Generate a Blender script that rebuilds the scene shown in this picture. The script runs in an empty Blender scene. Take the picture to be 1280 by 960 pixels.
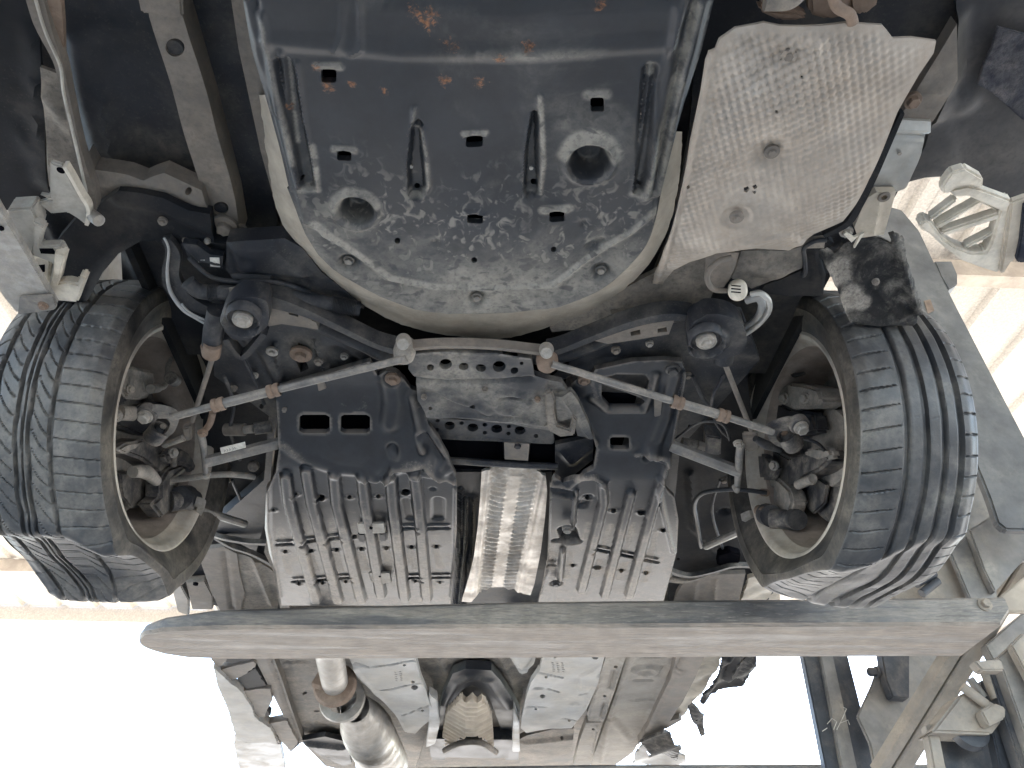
import bpy, bmesh, math, random
import numpy as np
from mathutils import Vector, Matrix
from mathutils.geometry import delaunay_2d_cdt
random.seed(7); np.random.seed(7)
S = bpy.context.scene
C = S.collection
# ------------------------------------------------------------------ camera
F = 967.0
CZ = 1.35
PITCH, YAW = math.radians(38.0), math.radians(3.0)
cp, sp, cy, sy = math.cos(PITCH), math.sin(PITCH), math.cos(YAW), math.sin(YAW)
FWD = np.array([sy*cp, cy*cp, sp]); RGT = np.array([cy, -sy, 0.0]); UPV = np.array([-sy*sp, -cy*sp, cp])
cam = bpy.data.objects.new('camera', bpy.data.cameras.new('camera'))
C.objects.link(cam); S.camera = cam
cam.location = (0, 0, CZ)
cam.rotation_euler = Vector(FWD).to_track_quat('-Z', 'Y').to_euler()
cam.data.sensor_width = 36.0; cam.data.lens = 36.0*F/1280.0
cam.data.clip_start = 0.02; cam.data.clip_end = 5000
# ------------------------------------------------------------------ world, sun, exposure
SUN_EL, SUN_AZ = math.radians(50), math.radians(24)     # azimuth measured from +Y towards +X
w = bpy.data.worlds.new('World'); S.world = w; w.use_nodes = True
nt = w.node_tree; bg = nt.nodes['Background']
sky = nt.nodes.new('ShaderNodeTexSky'); sky.sky_type = 'NISHITA'; sky.sun_disc = False
sky.sun_elevation = SUN_EL; sky.sun_rotation = SUN_AZ
sky.dust_density = 1.0; sky.air_density = 1.0
nt.links.new(sky.outputs[0], bg.inputs[0]); bg.inputs[1].default_value = 0.15
sl = bpy.data.lights.new('sun', 'SUN'); sl.energy = 3.0; sl.angle = math.radians(0.5); sl.color = (1, .965, .91)
so = bpy.data.objects.new('sun', sl); C.objects.link(so)
sd = Vector((math.sin(SUN_AZ)*math.cos(SUN_EL), math.cos(SUN_AZ)*math.cos(SUN_EL), math.sin(SUN_EL)))
so.rotation_euler = (-sd).to_track_quat('-Z', 'Y').to_euler(); so.location = (6, 12, 14)
S.view_settings.view_transform = 'Standard'; S.view_settings.look = 'None'
S.view_settings.exposure = 2.9; S.view_settings.gamma = 1.0
S.render.engine = 'CYCLES'
S.cycles.max_bounces = 8; S.cycles.diffuse_bounces = 5
# ------------------------------------------------------------------ placing points by sight lines onto real surfaces
def ray(px, py):
    px = np.asarray(px, float); py = np.asarray(py, float)
    return FWD*F + RGT*(px-640)[..., None] + UPV*(480-py)[..., None]
def W(px, py, h):
    """the point on the level h metres above the camera that lies on the sight line of (px, py)"""
    d = ray(px, py)
    if callable(h):
        z = 0.85*np.ones(d.shape[:-1])
        for _ in range(40):
            t = z/d[..., 2]; z = np.clip(0.6*z+0.4*h(d[..., 0]*t, d[..., 1]*t), .65, 1.05)
        t = z/d[..., 2]
    else:
        t = h/d[..., 2]
    p = d*np.asarray(t)[..., None]
    return p + np.array([0, 0, CZ])
def WX(px, py, x):
    d = ray(px, py); return d*(x/d[..., 0])[..., None] + np.array([0, 0, CZ])
def WY(px, py, y):
    d = ray(px, py); return d*(y/d[..., 1])[..., None] + np.array([0, 0, CZ])
def WD(px, py, dist):
    d = ray(px, py); return d/F*dist + np.array([0, 0, CZ])
def proj(p):
    q = np.asarray(p, float)-np.array([0, 0, CZ]); z = q@FWD
    return 640+F*(q@RGT)/z, 480-F*(q@UPV)/z, z
# ------------------------------------------------------------------ materials
def N(nt, t, **k):
    n = nt.nodes.new(t)
    for a, b in k.items(): setattr(n, a, b)
    return n
def mixc(nt, fac, a, b):
    m = N(nt, 'ShaderNodeMix', data_type='RGBA')
    if isinstance(fac, float): m.inputs[0].default_value = fac
    else: nt.links.new(fac, m.inputs[0])
    for i, v in ((6, a), (7, b)):
        if isinstance(v, tuple): m.inputs[i].default_value = (*v, 1)
        else: nt.links.new(v, m.inputs[i])
    return m.outputs[2]
def noise(nt, vec, scale, detail=5, rough=.6, dist=0.0):
    n = N(nt, 'ShaderNodeTexNoise'); n.inputs['Scale'].default_value = scale; n.inputs['Detail'].default_value = detail
    n.inputs['Roughness'].default_value = rough; n.inputs['Distortion'].default_value = dist
    nt.links.new(vec, n.inputs['Vector']); return n.outputs[0]
def ramp(nt, fac, lo, hi, a=0.0, b=1.0):
    m = N(nt, 'ShaderNodeMapRange', interpolation_type='SMOOTHSTEP'); nt.links.new(fac, m.inputs[0])
    m.inputs[1].default_value = lo; m.inputs[2].default_value = hi; m.inputs[3].default_value = a; m.inputs[4].default_value = b
    return m.outputs[0]
def mth(nt, op, a, b=0.0):
    m = N(nt, 'ShaderNodeMath', operation=op)
    for i, v in ((0, a), (1, b)):
        if isinstance(v, (int, float)): m.inputs[i].default_value = v
        else: nt.links.new(v, m.inputs[i])
    return m.outputs[0]
def scaled(nt, vec, s):
    m = N(nt, 'ShaderNodeMapping'); m.inputs['Scale'].default_value = s; nt.links.new(vec, m.inputs[0]); return m.outputs[0]
def grime(name, base, dust=(.27, .24, .20), amt=.5, scale=9.0, rough=.5, metal=0.0, rust=0.0, rustcol=(.16, .07, .03), bump=.25, bscale=140.0,
          worms=0.0, patches=0.0, grady=None, stretch=(1, 1, 1), drough=.85, streak=0.0, facing=0.0, spec=.5, soft=.22, rustpts=None, dustpts=None, grit=.35, dirt_light=0.0, scratch=0.0):
    """paint or metal under a coat of road dust; amt = how much of it the dust covers"""
    m = bpy.data.materials.new(name); m.use_nodes = True; nt = m.node_tree; b = nt.nodes['Principled BSDF']
    tc = N(nt, 'ShaderNodeTexCoord').outputs['Object']; v = scaled(nt, tc, stretch)
    n1 = noise(nt, v, scale, 8, .62, .3)
    if grady:
        y0, y1, a0, a1 = grady
        sx = N(nt, 'ShaderNodeSeparateXYZ'); nt.links.new(tc, sx.inputs[0])
        add = ramp(nt, sx.outputs[1], y0, y1, a0, a1); n1 = mth(nt, 'ADD', n1, add)
    if dirt_light:        # mud lines, plus glints painted on ridges and light painted on cover pads
        at = N(nt, 'ShaderNodeAttribute', attribute_name='dirt_light'); n1 = mth(nt, 'ADD', n1, mth(nt, 'MULTIPLY', at.outputs['Fac'], dirt_light))
    if dustpts:     # spots where mud has dried on
        acc = None
        for (x, y, r_, k_) in dustpts:
            mp = scaled(nt, tc, (1, 1, 0)); vd = N(nt, 'ShaderNodeVectorMath', operation='DISTANCE'); nt.links.new(mp, vd.inputs[0]); vd.inputs[1].default_value = (x, y, 0)
            k = ramp(nt, vd.outputs['Value'], r_*.35, r_, k_, 0); acc = k if acc is None else mth(nt, 'MAXIMUM', acc, k)
        n1 = mth(nt, 'ADD', n1, acc)
    c = 1.0-amt
    d = ramp(nt, n1, .5+(c-.5)*.6-soft, .5+(c-.5)*.6+soft)
    n2 = noise(nt, v, scale*9, 4, .7)
    d = mth(nt, 'MULTIPLY', d, ramp(nt, n2, .25, .62, .45, 1.0))
    if grit:
        gn = noise(nt, v, 230, 3, .6); gm = n1
        d = mth(nt, 'MAXIMUM', d, mth(nt, 'MULTIPLY', mth(nt, 'MULTIPLY', ramp(nt, gn, .56, .66), ramp(nt, gm, .34, .58)), grit))
        gd = noise(nt, v, 150, 3, .6); d = mth(nt, 'MULTIPLY', d, ramp(nt, gd, .30, .50, .62, 1.0))
    if streak:
        n5 = noise(nt, scaled(nt, tc, (90, 7, 30)), 1.0, 4, .6); d = mth(nt, 'MULTIPLY', d, ramp(nt, n5, .3, .6, 1-streak, 1.0))
    if facing:      # dust gathers in fine low relief
        g = N(nt, 'ShaderNodeNewGeometry'); d = mth(nt, 'ADD', d, ramp(nt, g.outputs['Pointiness'], .5, .56, 0, facing))
    if worms:       # flaked and splashed film of dried mud
        n3 = noise(nt, scaled(nt, tc, (1, .8, 1)), 62, 2, .5, 1.1); n4 = noise(nt, tc, 9, 3, .5)
        wv = mth(nt, 'MULTIPLY', ramp(nt, n3, .50, .68), ramp(nt, n4, .36, .52))
        if grady: wv = mth(nt, 'MULTIPLY', wv, ramp(nt, sx.outputs[1], y0-.06, y0+.10))
        d = mth(nt, 'MAXIMUM', d, mth(nt, 'MULTIPLY', wv, worms))
    if patches:     # wet-looking spots rubbed clear of dust
        n6 = noise(nt, scaled(nt, tc, (1, 1.4, 1)), 36, 2, .5, .5)
        d = mth(nt, 'MULTIPLY', d, ramp(nt, n6, .57, .68, 1.0, 1-patches))
    dn = noise(nt, tc, scale*2.3, 6, .6)
    dcol = mixc(nt, ramp(nt, dn, .3, .7), tuple(x*.72 for x in dust), dust)
    bn = noise(nt, tc, scale*1.7, 6, .65)
    bcol = mixc(nt, ramp(nt, bn, .3, .7), tuple(x*.75 for x in base), tuple(min(1, x*1.2) for x in base))
    col = mixc(nt, d, bcol, dcol)
    r = mth(nt, 'ADD', mth(nt, 'MULTIPLY', d, drough-rough), rough)
    if rust:
        n7 = noise(nt, tc, 11, 9, .72, .4)
        rr = ramp(nt, n7, .74-rust*.4, .80-rust*.38)
        n8 = noise(nt, tc, 130, 3, .6)
        rc = mixc(nt, ramp(nt, n8, .35, .65), tuple(x*.45 for x in rustcol), rustcol)
        col = mixc(nt, rr, col, rc); r = mth(nt, 'MAXIMUM', r, mth(nt, 'MULTIPLY', rr, .9)); d = mth(nt, 'MAXIMUM', d, rr)
    if rustpts:     # rust that has broken out round given spots
        acc = None
        for (x, y, r_) in rustpts:
            mp = scaled(nt, tc, (1, 1, 0)); vd = N(nt, 'ShaderNodeVectorMath', operation='DISTANCE'); nt.links.new(mp, vd.inputs[0]); vd.inputs[1].default_value = (x, y, 0)
            k = ramp(nt, vd.outputs['Value'], 0, r_, .30, 0); acc = k if acc is None else mth(nt, 'MAXIMUM', acc, k)
        n9 = noise(nt, tc, 95, 8, .78, .9); q = ramp(nt, mth(nt, 'ADD', n9, acc), .70, .84, 0, .85)
        n10 = noise(nt, tc, 160, 3, .6); rc = mixc(nt, ramp(nt, n10, .35, .65), (.05, .028, .02), (.30, .135, .06))
        col = mixc(nt, q, col, rc); r = mth(nt, 'MAXIMUM', r, mth(nt, 'MULTIPLY', q, .9)); d = mth(nt, 'MAXIMUM', d, q)
    if scratch:     # long rubbed scores along x, bright and dark
        q1 = noise(nt, scaled(nt, tc, (5, 420, 420)), 1.0, 4, .65); q2 = noise(nt, scaled(nt, tc, (9, 260, 260)), 1.0, 3, .6); q3 = noise(nt, tc, 4, 4, .6)
        col = mixc(nt, mth(nt, 'MULTIPLY', ramp(nt, q1, .56, .66, 0, scratch), ramp(nt, q3, .35, .6)), col, (.50, .45, .40))
        col = mixc(nt, ramp(nt, q2, .58, .68, 0, scratch), col, (.09, .08, .075))
    nt.links.new(col, b.inputs['Base Color']); nt.links.new(r, b.inputs['Roughness'])
    b.inputs['Specular IOR Level'].default_value = spec
    if metal: nt.links.new(ramp(nt, d, 0, 1, metal, 0.0), b.inputs['Metallic'])
    bp = N(nt, 'ShaderNodeBump'); bp.inputs['Strength'].default_value = bump; bp.inputs['Distance'].default_value = .002
    hb = noise(nt, v, bscale, 5, .65)
    hh = mth(nt, 'ADD', mth(nt, 'MULTIPLY', hb, .5), mth(nt, 'MULTIPLY', d, .5))
    nt.links.new(hh, bp.inputs['Height']); nt.links.new(bp.outputs[0], b.inputs['Normal'])
    return m
M = {}
RP = [(*W(float(x), float(y), .85)[:2], r) for x, y, r in ((396, 80, .018), (412, 105, .02), (520, 12, .022), (556, 96, .022), (565, 50, .025), (535, 20, .03), (625, 68, .018), (363, 136, .014), (600, 100, .02), (440, 100, .012), (660, 52, .02), (750, 5, .02), (511, 163, .008), (480, 110, .015))]
M['pan'] = grime('black_painted_steel', (.024, .026, .031), (.34, .32, .28), .43, 6, .42, worms=.58, patches=.65, grit=.22, grady=(.62, .90, -.22, .09), bscale=60, bump=.3, rustpts=RP, dirt_light=.42)
M['floor'] = grime('dark_floor_paint', (.022, .024, .030), (.16, .145, .125), .30, 6, .55, spec=.2)
M['floor2'] = grime('dusty_floor_paint', (.05, .048, .045), (.32, .28, .235), .62, 9, .6)
M['rail'] = grime('dusty_grey_rail', (.11, .10, .09), (.25, .215, .18), .62, 11, .55)
M['sealer'] = grime('beige_sealer', (.31, .275, .225), (.45, .395, .325), .5, 12, .75, bump=.5, bscale=50)
M['shield'] = grime('aluminium_heat_shield', (.37, .335, .295), (.38, .32, .26), .55, 12, .42, metal=.35, bump=.25, bscale=200, drough=.7)
M['shield2'] = grime('bright_heat_shield', (.62, .59, .55), (.52, .44, .36), .5, 16, .38, metal=.6, bump=.2, bscale=200, drough=.65)
M['black'] = grime('black_subframe', (.020, .022, .028), (.24, .22, .19), .28, 9, .42, bump=.3, spec=.3)
M['plastic'] = grime('black_plastic_cover', (.018, .020, .025), (.44, .385, .325), .30, 15, .32, grady=(1.30, 1.80, -.34, .05), bump=.22, bscale=160, drough=.55, facing=.3, grit=.45, dirt_light=.4, streak=.35, spec=.4)  # dust gradient doubles as painted shade on the rear slope, light in front
M['plastic2'] = grime('dusty_black_member', (.022, .024, .030), (.38, .35, .30), .41, 10, .42, bump=.35, bscale=90, drough=.75)
M['armmetal'] = grime('worn_grey_arm', (.13, .13, .13), (.33, .30, .26), .5, 22, .45, metal=.3, rust=.22, rustcol=(.20, .12, .08), bump=.4)
M['rusty'] = grime('rusty_steel', (.16, .11, .08), (.28, .21, .16), .5, 24, .7, rust=.26, rustcol=(.14, .09, .065), bump=.6)
M['cast'] = grime('dusty_casting', (.17, .165, .155), (.42, .375, .32), .55, 30, .6, metal=.1, bump=.6, bscale=90)
M['darkcast'] = grime('dark_casting', (.035, .036, .042), (.34, .305, .26), .42, 30, .5, bump=.6, bscale=90, spec=.3)
M['bolt'] = grime('zinc_bolt', (.32, .31, .29), (.34, .30, .25), .45, 60, .42, metal=.5, bump=.3)
M['rubber'] = grime('tyre_rubber', (.024, .026, .031), (.21, .195, .175), .43, 10, .42, bump=.35, bscale=240, drough=.75, spec=.6)
M['sidewall'] = grime('tyre_sidewall_rubber', (.026, .025, .025), (.17, .15, .125), .48, 14, .6, bump=.3, bscale=200, spec=.25)
M['rim'] = grime('dusty_rim', (.40, .375, .335), (.47, .41, .34), .6, 16, .5, metal=.2, bump=.3)
M['rimin'] = grime('brown_dusty_barrel', (.25, .215, .19), (.38, .32, .275), .6, 16, .65, bump=.3, spec=.25)
M['white'] = grime('off_white_plastic', (.66, .61, .52), (.46, .39, .30), .35, 18, .5, bump=.15)
M['greyp'] = grime('grey_primer_bracket', (.42, .40, .36), (.36, .32, .27), .4, 18, .5, bump=.15)
M['alloy'] = grime('dull_aluminium', (.34, .33, .315), (.36, .33, .28), .45, 40, .5, metal=.4, bump=.35, bscale=260)
M['liner'] = grime('black_wheel_liner', (.014, .015, .018), (.10, .09, .08), .25, 6, .65, spec=.15)
FP = [(*W(float(x), float(y), .86)[:2], r, .42) for x, y, r in ((1050, 330, .03), (1056, 365, .03), (1070, 390, .03), (1085, 395, .02), (1045, 310, .02))]
M['flap'] = grime('worn_splash_guard', (.024, .024, .025), (.38, .35, .31), .30, 24, .75, bump=.8, bscale=160, dustpts=FP, spec=.2)
M['cream'] = grime('cream_primer_steel', (.56, .50, .41), (.42, .36, .29), .4, 8, .5, bump=.1)
M['fork'] = grime('worn_fork_steel', (.21, .19, .17), (.42, .355, .295), .58, 9, .5, metal=.3, bump=.6, bscale=60, stretch=(.30, 3, 3), rust=.10, rustcol=(.16, .10, .07), soft=.10, grit=.5, scratch=.55)
M['forkside'] = grime('scuffed_shaded_fork', (.11, .11, .115), (.34, .31, .27), .48, 9, .42, metal=.2, bump=.6, bscale=60, stretch=(.30, 3, 3), soft=.12, grit=.6, scratch=.5)  # scuffed steel, coloured darker to paint the shade on the fork's side faces
M['mast'] = grime('grey_mast_paint', (.20, .19, .18), (.40, .36, .30), .40, 7, .5, metal=.15, bump=.3, bscale=60, rust=.10)
M['plate'] = grime('worn_grey_plate', (.11, .11, .112), (.24, .23, .21), .36, 7, .45, metal=.2, bump=.3, bscale=60)
M['mastdust'] = grime('dusty_mast_paint', (.24, .22, .195), (.42, .36, .29), .6, 7, .6, bump=.3, rust=.14)
M['grease'] = grime('greasy_mast_channel', (.05, .055, .065), (.24, .21, .18), .30, 8, .4, bump=.3, spec=.3)
M['panel'] = grime('cream_roof_sheet', (.52, .47, .405), (.52, .47, .405), .4, 40, .6, bump=.05, grit=0)
M['purlin'] = grime('tan_purlin', (.46, .39, .31), (.42, .35, .28), .4, 4, .6, bump=.1)
M['exhaust'] = grime('exhaust_steel', (.27, .26, .245), (.37, .33, .285), .5, 14, .36, metal=.5, rust=.10, bump=.25)
M['foil'] = grime('silver_rail_paint', (.50, .50, .48), (.42, .37, .31), .35, 7, .32, metal=.45)
M['sticker'] = grime('paper_sticker', (.62, .60, .55), (.46, .41, .35), .3, 40, .7, bump=.1)
M['ink'] = grime('black_ink', (.03, .03, .03), (.1, .1, .1), .1, 40, .8, bump=0)
M['hole'] = grime('black_void_shade', (.006, .006, .008), (.02, .02, .02), .1, 10, .9, bump=0, spec=0.0)  # near-black stands in for the shade inside holes and gaps
M['crusty'] = grime('torn_blue_black_felt', (.030, .034, .046), (.16, .15, .15), .4, 22, .95, bump=2.0, bscale=70, spec=.1)
M['hose'] = grime('black_hose', (.024, .026, .032), (.17, .16, .15), .35, 18, .5, bump=.2, spec=.3)
M['painted'] = grime('grey_body_paint', (.34, .35, .36), (.46, .41, .34), .4, 10, .4)
M['bumperin'] = grime('dark_bumper_inside', (.030, .031, .036), (.15, .14, .13), .4, 5, .5, bump=.2, spec=.25)
M['floorcover'] = grime('pale_dusty_floor_cover', (.30, .30, .295), (.50, .46, .40), .5, 5, .5, bump=.2)
M['shieldtan'] = grime('tan_gearbox_shield', (.42, .36, .28), (.50, .42, .33), .5, 10, .5, metal=.3)
M['railtan'] = grime('tan_dusty_floor', (.19, .175, .155), (.40, .36, .31), .65, 6, .6, bump=.4)
M['stamp'] = grime('faint_moulded_stamp', (.16, .16, .16), (.3, .28, .25), .3, 20, .7, bump=0)
M['ground'] = grime('pale_yard_sand', (.55, .51, .45), (.62, .58, .51), .5, .6, .9, bump=.3, bscale=20)
# ------------------------------------------------------------------ things and parts
def tag(o, label=None, cat=None, group=None, kind=None):
    if label: o['label'] = label
    if cat: o['category'] = cat
    if group: o['group'] = group
    if kind: o['kind'] = kind
    return o
def empty(name, loc=(0, 0, 0), parent=None):
    o = bpy.data.objects.new(name, None); C.objects.link(o); o.empty_display_size = .1
    o.location = loc
    if parent is not None: setparent(o, parent)
    return o
def wloc(o):
    v = Vector((0, 0, 0))
    while o is not None: v = v+o.location; o = o.parent
    return v
def setparent(o, p):
    o.parent = p; o.location = -wloc(p)+o.location if o.type != 'EMPTY' else o.location-wloc(p)
def mesh(name, verts, faces, m, parent=None, smooth=False, flip=False):
    me = bpy.data.meshes.new(name)
    me.from_pydata([tuple(map(float, v)) for v in verts], [], [tuple(map(int, f)) for f in faces])
    if flip: me.flip_normals()
    if smooth is True: me.shade_smooth()
    elif smooth:
        me.shade_smooth(); 
        try: me.set_sharp_from_angle(angle=math.radians(smooth))
        except Exception: pass
    me.materials.append(M[m] if isinstance(m, str) else m)
    o = bpy.data.objects.new(name, me); C.objects.link(o)
    if parent is not None: setparent(o, parent)
    return o
class MB:
    """collects shapes that become ONE mesh object"""
    def __init__(s): s.v = []; s.f = []
    def add(s, v, f):
        k = len(s.v); s.v += [tuple(map(float, p)) for p in v]; s.f += [tuple(int(i)+k for i in q) for q in f]; return s
    def out(s, name, m, parent=None, smooth=35): return mesh(name, s.v, s.f, m, parent, smooth)
    def box(s, c, size, rot=None):
        v = [Vector((x*size[0]/2, y*size[1]/2, z*size[2]/2)) for x in (-1, 1) for y in (-1, 1) for z in (-1, 1)]
        if rot is not None: v = [rot@p for p in v]
        v = [p+Vector(c) for p in v]
        return s.add(v, [(0, 1, 3, 2), (4, 6, 7, 5), (0, 4, 5, 1), (2, 3, 7, 6), (0, 2, 6, 4), (1, 5, 7, 3)])
    def beam(s, a, b, wd, ht, up=(0, 0, 1), bev=.15):
        """bar of section wd x ht from a to b with chamfered edges"""
        a, b = Vector(a), Vector(b); d = (b-a).normalized(); u = Vector(up); x = d.cross(u).normalized(); u = x.cross(d)
        e = bev*min(wd, ht); hw, hh = wd/2, ht/2
        pr = [(-hw+e, -hh), (hw-e, -hh), (hw, -hh+e), (hw, hh-e), (hw-e, hh), (-hw+e, hh), (-hw, hh-e), (-hw, -hh+e)]
        v = [p+x*q[0]+u*q[1] for p in (a, b) for q in pr]
        f = [(i, (i+1) % 8, 8+(i+1) % 8, 8+i) for i in range(8)]+[tuple(range(7, -1, -1)), tuple(range(8, 16))]
        return s.add(v, f)
    def tube(s, pts, r, n=12, cap=True):
        pts = [Vector(p) for p in pts]; rs = r if isinstance(r, (list, tuple)) else [r]*len(pts)
        k = len(pts); V = []; ref = None
        for i, p in enumerate(pts):
            d = (pts[min(i+1, k-1)]-pts[max(i-1, 0)]).normalized()
            if ref is None: ref = d.orthogonal().normalized()
            ref = (ref-d*ref.dot(d)).normalized(); y = d.cross(ref)
            V += [p+(ref*math.cos(2*math.pi*j/n)+y*math.sin(2*math.pi*j/n))*rs[i] for j in range(n)]
        f = [(i*n+j, i*n+(j+1) % n, (i+1)*n+(j+1) % n, (i+1)*n+j) for i in range(k-1) for j in range(n)]
        if cap: f += [tuple(range(n-1, -1, -1)), tuple((k-1)*n+j for j in range(n))]
        return s.add(V, f)
    def lathe(s, c, axis, prof, n=24, closed=False, a0=0.0, a1=2*math.pi):
        """prof = list of (distance along axis, radius)"""
        c, d = Vector(c), Vector(axis).normalized(); x = d.orthogonal().normalized(); y = d.cross(x); full = abs(a1-a0-2*math.pi) < 1e-6
        cols = n if full else n+1; k = len(prof)
        V = [c+d*t+(x*math.cos(a0+(a1-a0)*j/n)+y*math.sin(a0+(a1-a0)*j/n))*r for t, r in prof for j in range(cols)]
        f = []
        for i in range(k if closed else k-1):
            q = (i+1) % k
            for j in range(n):
                j2 = (j+1) % cols; f.append((i*cols+j, i*cols+j2, q*cols+j2, q*cols+j))
        return s.add(V, f)
    def bolt(s, c, axis, r, h=None, washer=1.35):
        h = h or r*.8; c, d = Vector(c), Vector(axis).normalized()
        if washer: s.lathe(c, d, [(-.004, r*washer), (r*.18, r*washer), (r*.22, r*washer*.95), (r*.22, 0.0)], 18)
        x = d.orthogonal().normalized(); y = d.cross(x); V = []
        for t, q in ((0, 1), (h*.85, 1), (h, .86)):
            V += [c+d*(t+r*.2)+(x*math.cos(k*math.pi/3)+y*math.sin(k*math.pi/3))*r*q for k in range(6)]
        return s.add(V, [(i*6+j, i*6+(j+1) % 6, (i+1)*6+(j+1) % 6, (i+1)*6+j) for i in range(2) for j in range(6)]+[tuple(range(12, 18))])
    def prism(s, pts, off):
        """polygon of 3-D points pushed by the vector off into a solid (a convex or plain outline)"""
        n = len(pts); p = [Vector(q) for q in pts]; o = Vector(off)
        return s.add(p+[q+o for q in p], [tuple(range(n-1, -1, -1)), tuple(range(n, 2*n))]+[(i, (i+1) % n, n+(i+1) % n, n+i) for i in range(n)])
def crom(pts, n=6, closed=True):
    """rounded curve through points"""
    P = np.array(pts, float); k = len(P); out = []
    for i in range(k if closed else k-1):
        g = (lambda j: P[j % k]) if closed else (lambda j: P[min(max(j, 0), k-1)])
        p0, p1, p2, p3 = g(i-1), g(i), g(i+1), g(i+2)
        for t in np.linspace(0, 1, n, endpoint=False):
            out.append(.5*((2*p1)+(-p0+p2)*t+(2*p0-5*p1+4*p2-p3)*t*t+(-p0+3*p1-3*p2+p3)*t**3))
    if not closed: out.append(P[-1])
    return [tuple(q) for q in out]
# ------------------------------------------------------------------ pressed sheets with relief
def sstep(e0, e1, x):
    t = np.clip((x-e0)/(e1-e0+1e-12), 0, 1); return t*t*(3-2*t)
def segd(X, Y, pts):
    """distance to a polyline, and run along it 0..1"""
    D = np.full(X.shape, 1e9); T = np.zeros(X.shape); pts = np.asarray(pts)[:, :2]
    L = np.r_[0, np.cumsum(np.hypot(*np.diff(pts, axis=0).T))]
    for i in range(len(pts)-1):
        a, b = pts[i], pts[i+1]; ab = b-a; l2 = ab@ab+1e-12
        t = np.clip(((X-a[0])*ab[0]+(Y-a[1])*ab[1])/l2, 0, 1)
        d = np.hypot(X-a[0]-t*ab[0], Y-a[1]-t*ab[1]); m = d < D
        D = np.where(m, d, D); T = np.where(m, (L[i]+t*(L[i+1]-L[i]))/L[-1], T)
    return D, T
def inpoly(X, Y, P):
    P = np.asarray(P)[:, :2]; r = np.zeros(X.shape, bool); j = len(P)-1
    for i in range(len(P)):
        xi, yi = P[i]; xj, yj = P[j]
        c = ((yi > Y) != (yj > Y)) & (X < (xj-xi)*(Y-yi)/(yj-yi+1e-15)+xi)
        r ^= c; j = i
    return r
def resample(P, res, closed=True):
    P = np.asarray(P, float)[:, :2]; out = []
    for i in range(len(P) if closed else len(P)-1):
        a, b = P[i], P[(i+1) % len(P)]; n = max(1, int(round(np.hypot(*(b-a))/res)))
        for t in range(n): out.append(a+(b-a)*t/n)
    return np.array(out)
def relief(X, Y, feats, z):
    """feats use photo pixels for their plan, metres for their depth; + stands out downwards"""
    H = np.zeros(X.shape)
    for f in feats:
        k = f[0]
        if k == 'fn': H += f[1](X, Y); continue
        if k in ('rib', 'flat'):
            pts = W([p[0] for p in f[1]], [p[1] for p in f[1]], z); D, T = segd(X, Y, pts)
            if k == 'rib': H += f[3]*np.where(D < f[2], .5+.5*np.cos(np.pi*np.clip(D/f[2], 0, 1)), 0)
            else: H += f[3]*(1-sstep(f[2]-f[4], f[2], D))
        elif k == 'taper':      # capsule whose width runs from w0 to w1
            pts = W([p[0] for p in f[1]], [p[1] for p in f[1]], z); D, T = segd(X, Y, pts); wd = f[2][0]+(f[2][1]-f[2][0])*T
            H += f[3]*(1-sstep(wd-f[4], wd, D))
        elif k == 'disc':
            c = W(f[1][0], f[1][1], z); D = np.hypot(X-c[0], Y-c[1]); H += f[3]*(1-sstep(f[2]-f[4], f[2], D))
        elif k == 'ring':
            c = W(f[1][0], f[1][1], z); D = np.abs(np.hypot(X-c[0], Y-c[1])-f[2]); H += f[3]*np.where(D < f[4], .5+.5*np.cos(np.pi*np.clip(D/f[4], 0, 1)), 0)
        elif k == 'poly':
            pts = W([p[0] for p in f[1]], [p[1] for p in f[1]], z); D, _ = segd(X, Y, list(pts)+[pts[0]])
            D = np.where(inpoly(X, Y, pts), D, -D); e = f[3]; H += f[2]*sstep(-e/2, e/2, D)
    return H
def holepts(h, z):
    if h[0] == 'r':
        _, x, y, a, b = h[:5]; t = math.radians(h[5]) if len(h) > 5 else 0
        q = []
        for u, v in ((-.5, -.38), (-.38, -.5), (.38, -.5), (.5, -.38), (.5, .38), (.38, .5), (-.38, .5), (-.5, .38)):
            q.append((x+a*u*math.cos(t)-b*v*math.sin(t), y+a*u*math.sin(t)+b*v*math.cos(t)))
    elif h[0] == 'c':
        q = [(h[1]+h[3]*math.cos(k*math.pi/8), h[2]+h[4]*math.sin(k*math.pi/8)) for k in range(16)]
    else: q = h[1]
    return W([p[0] for p in q], [p[1] for p in q], z)
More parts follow.
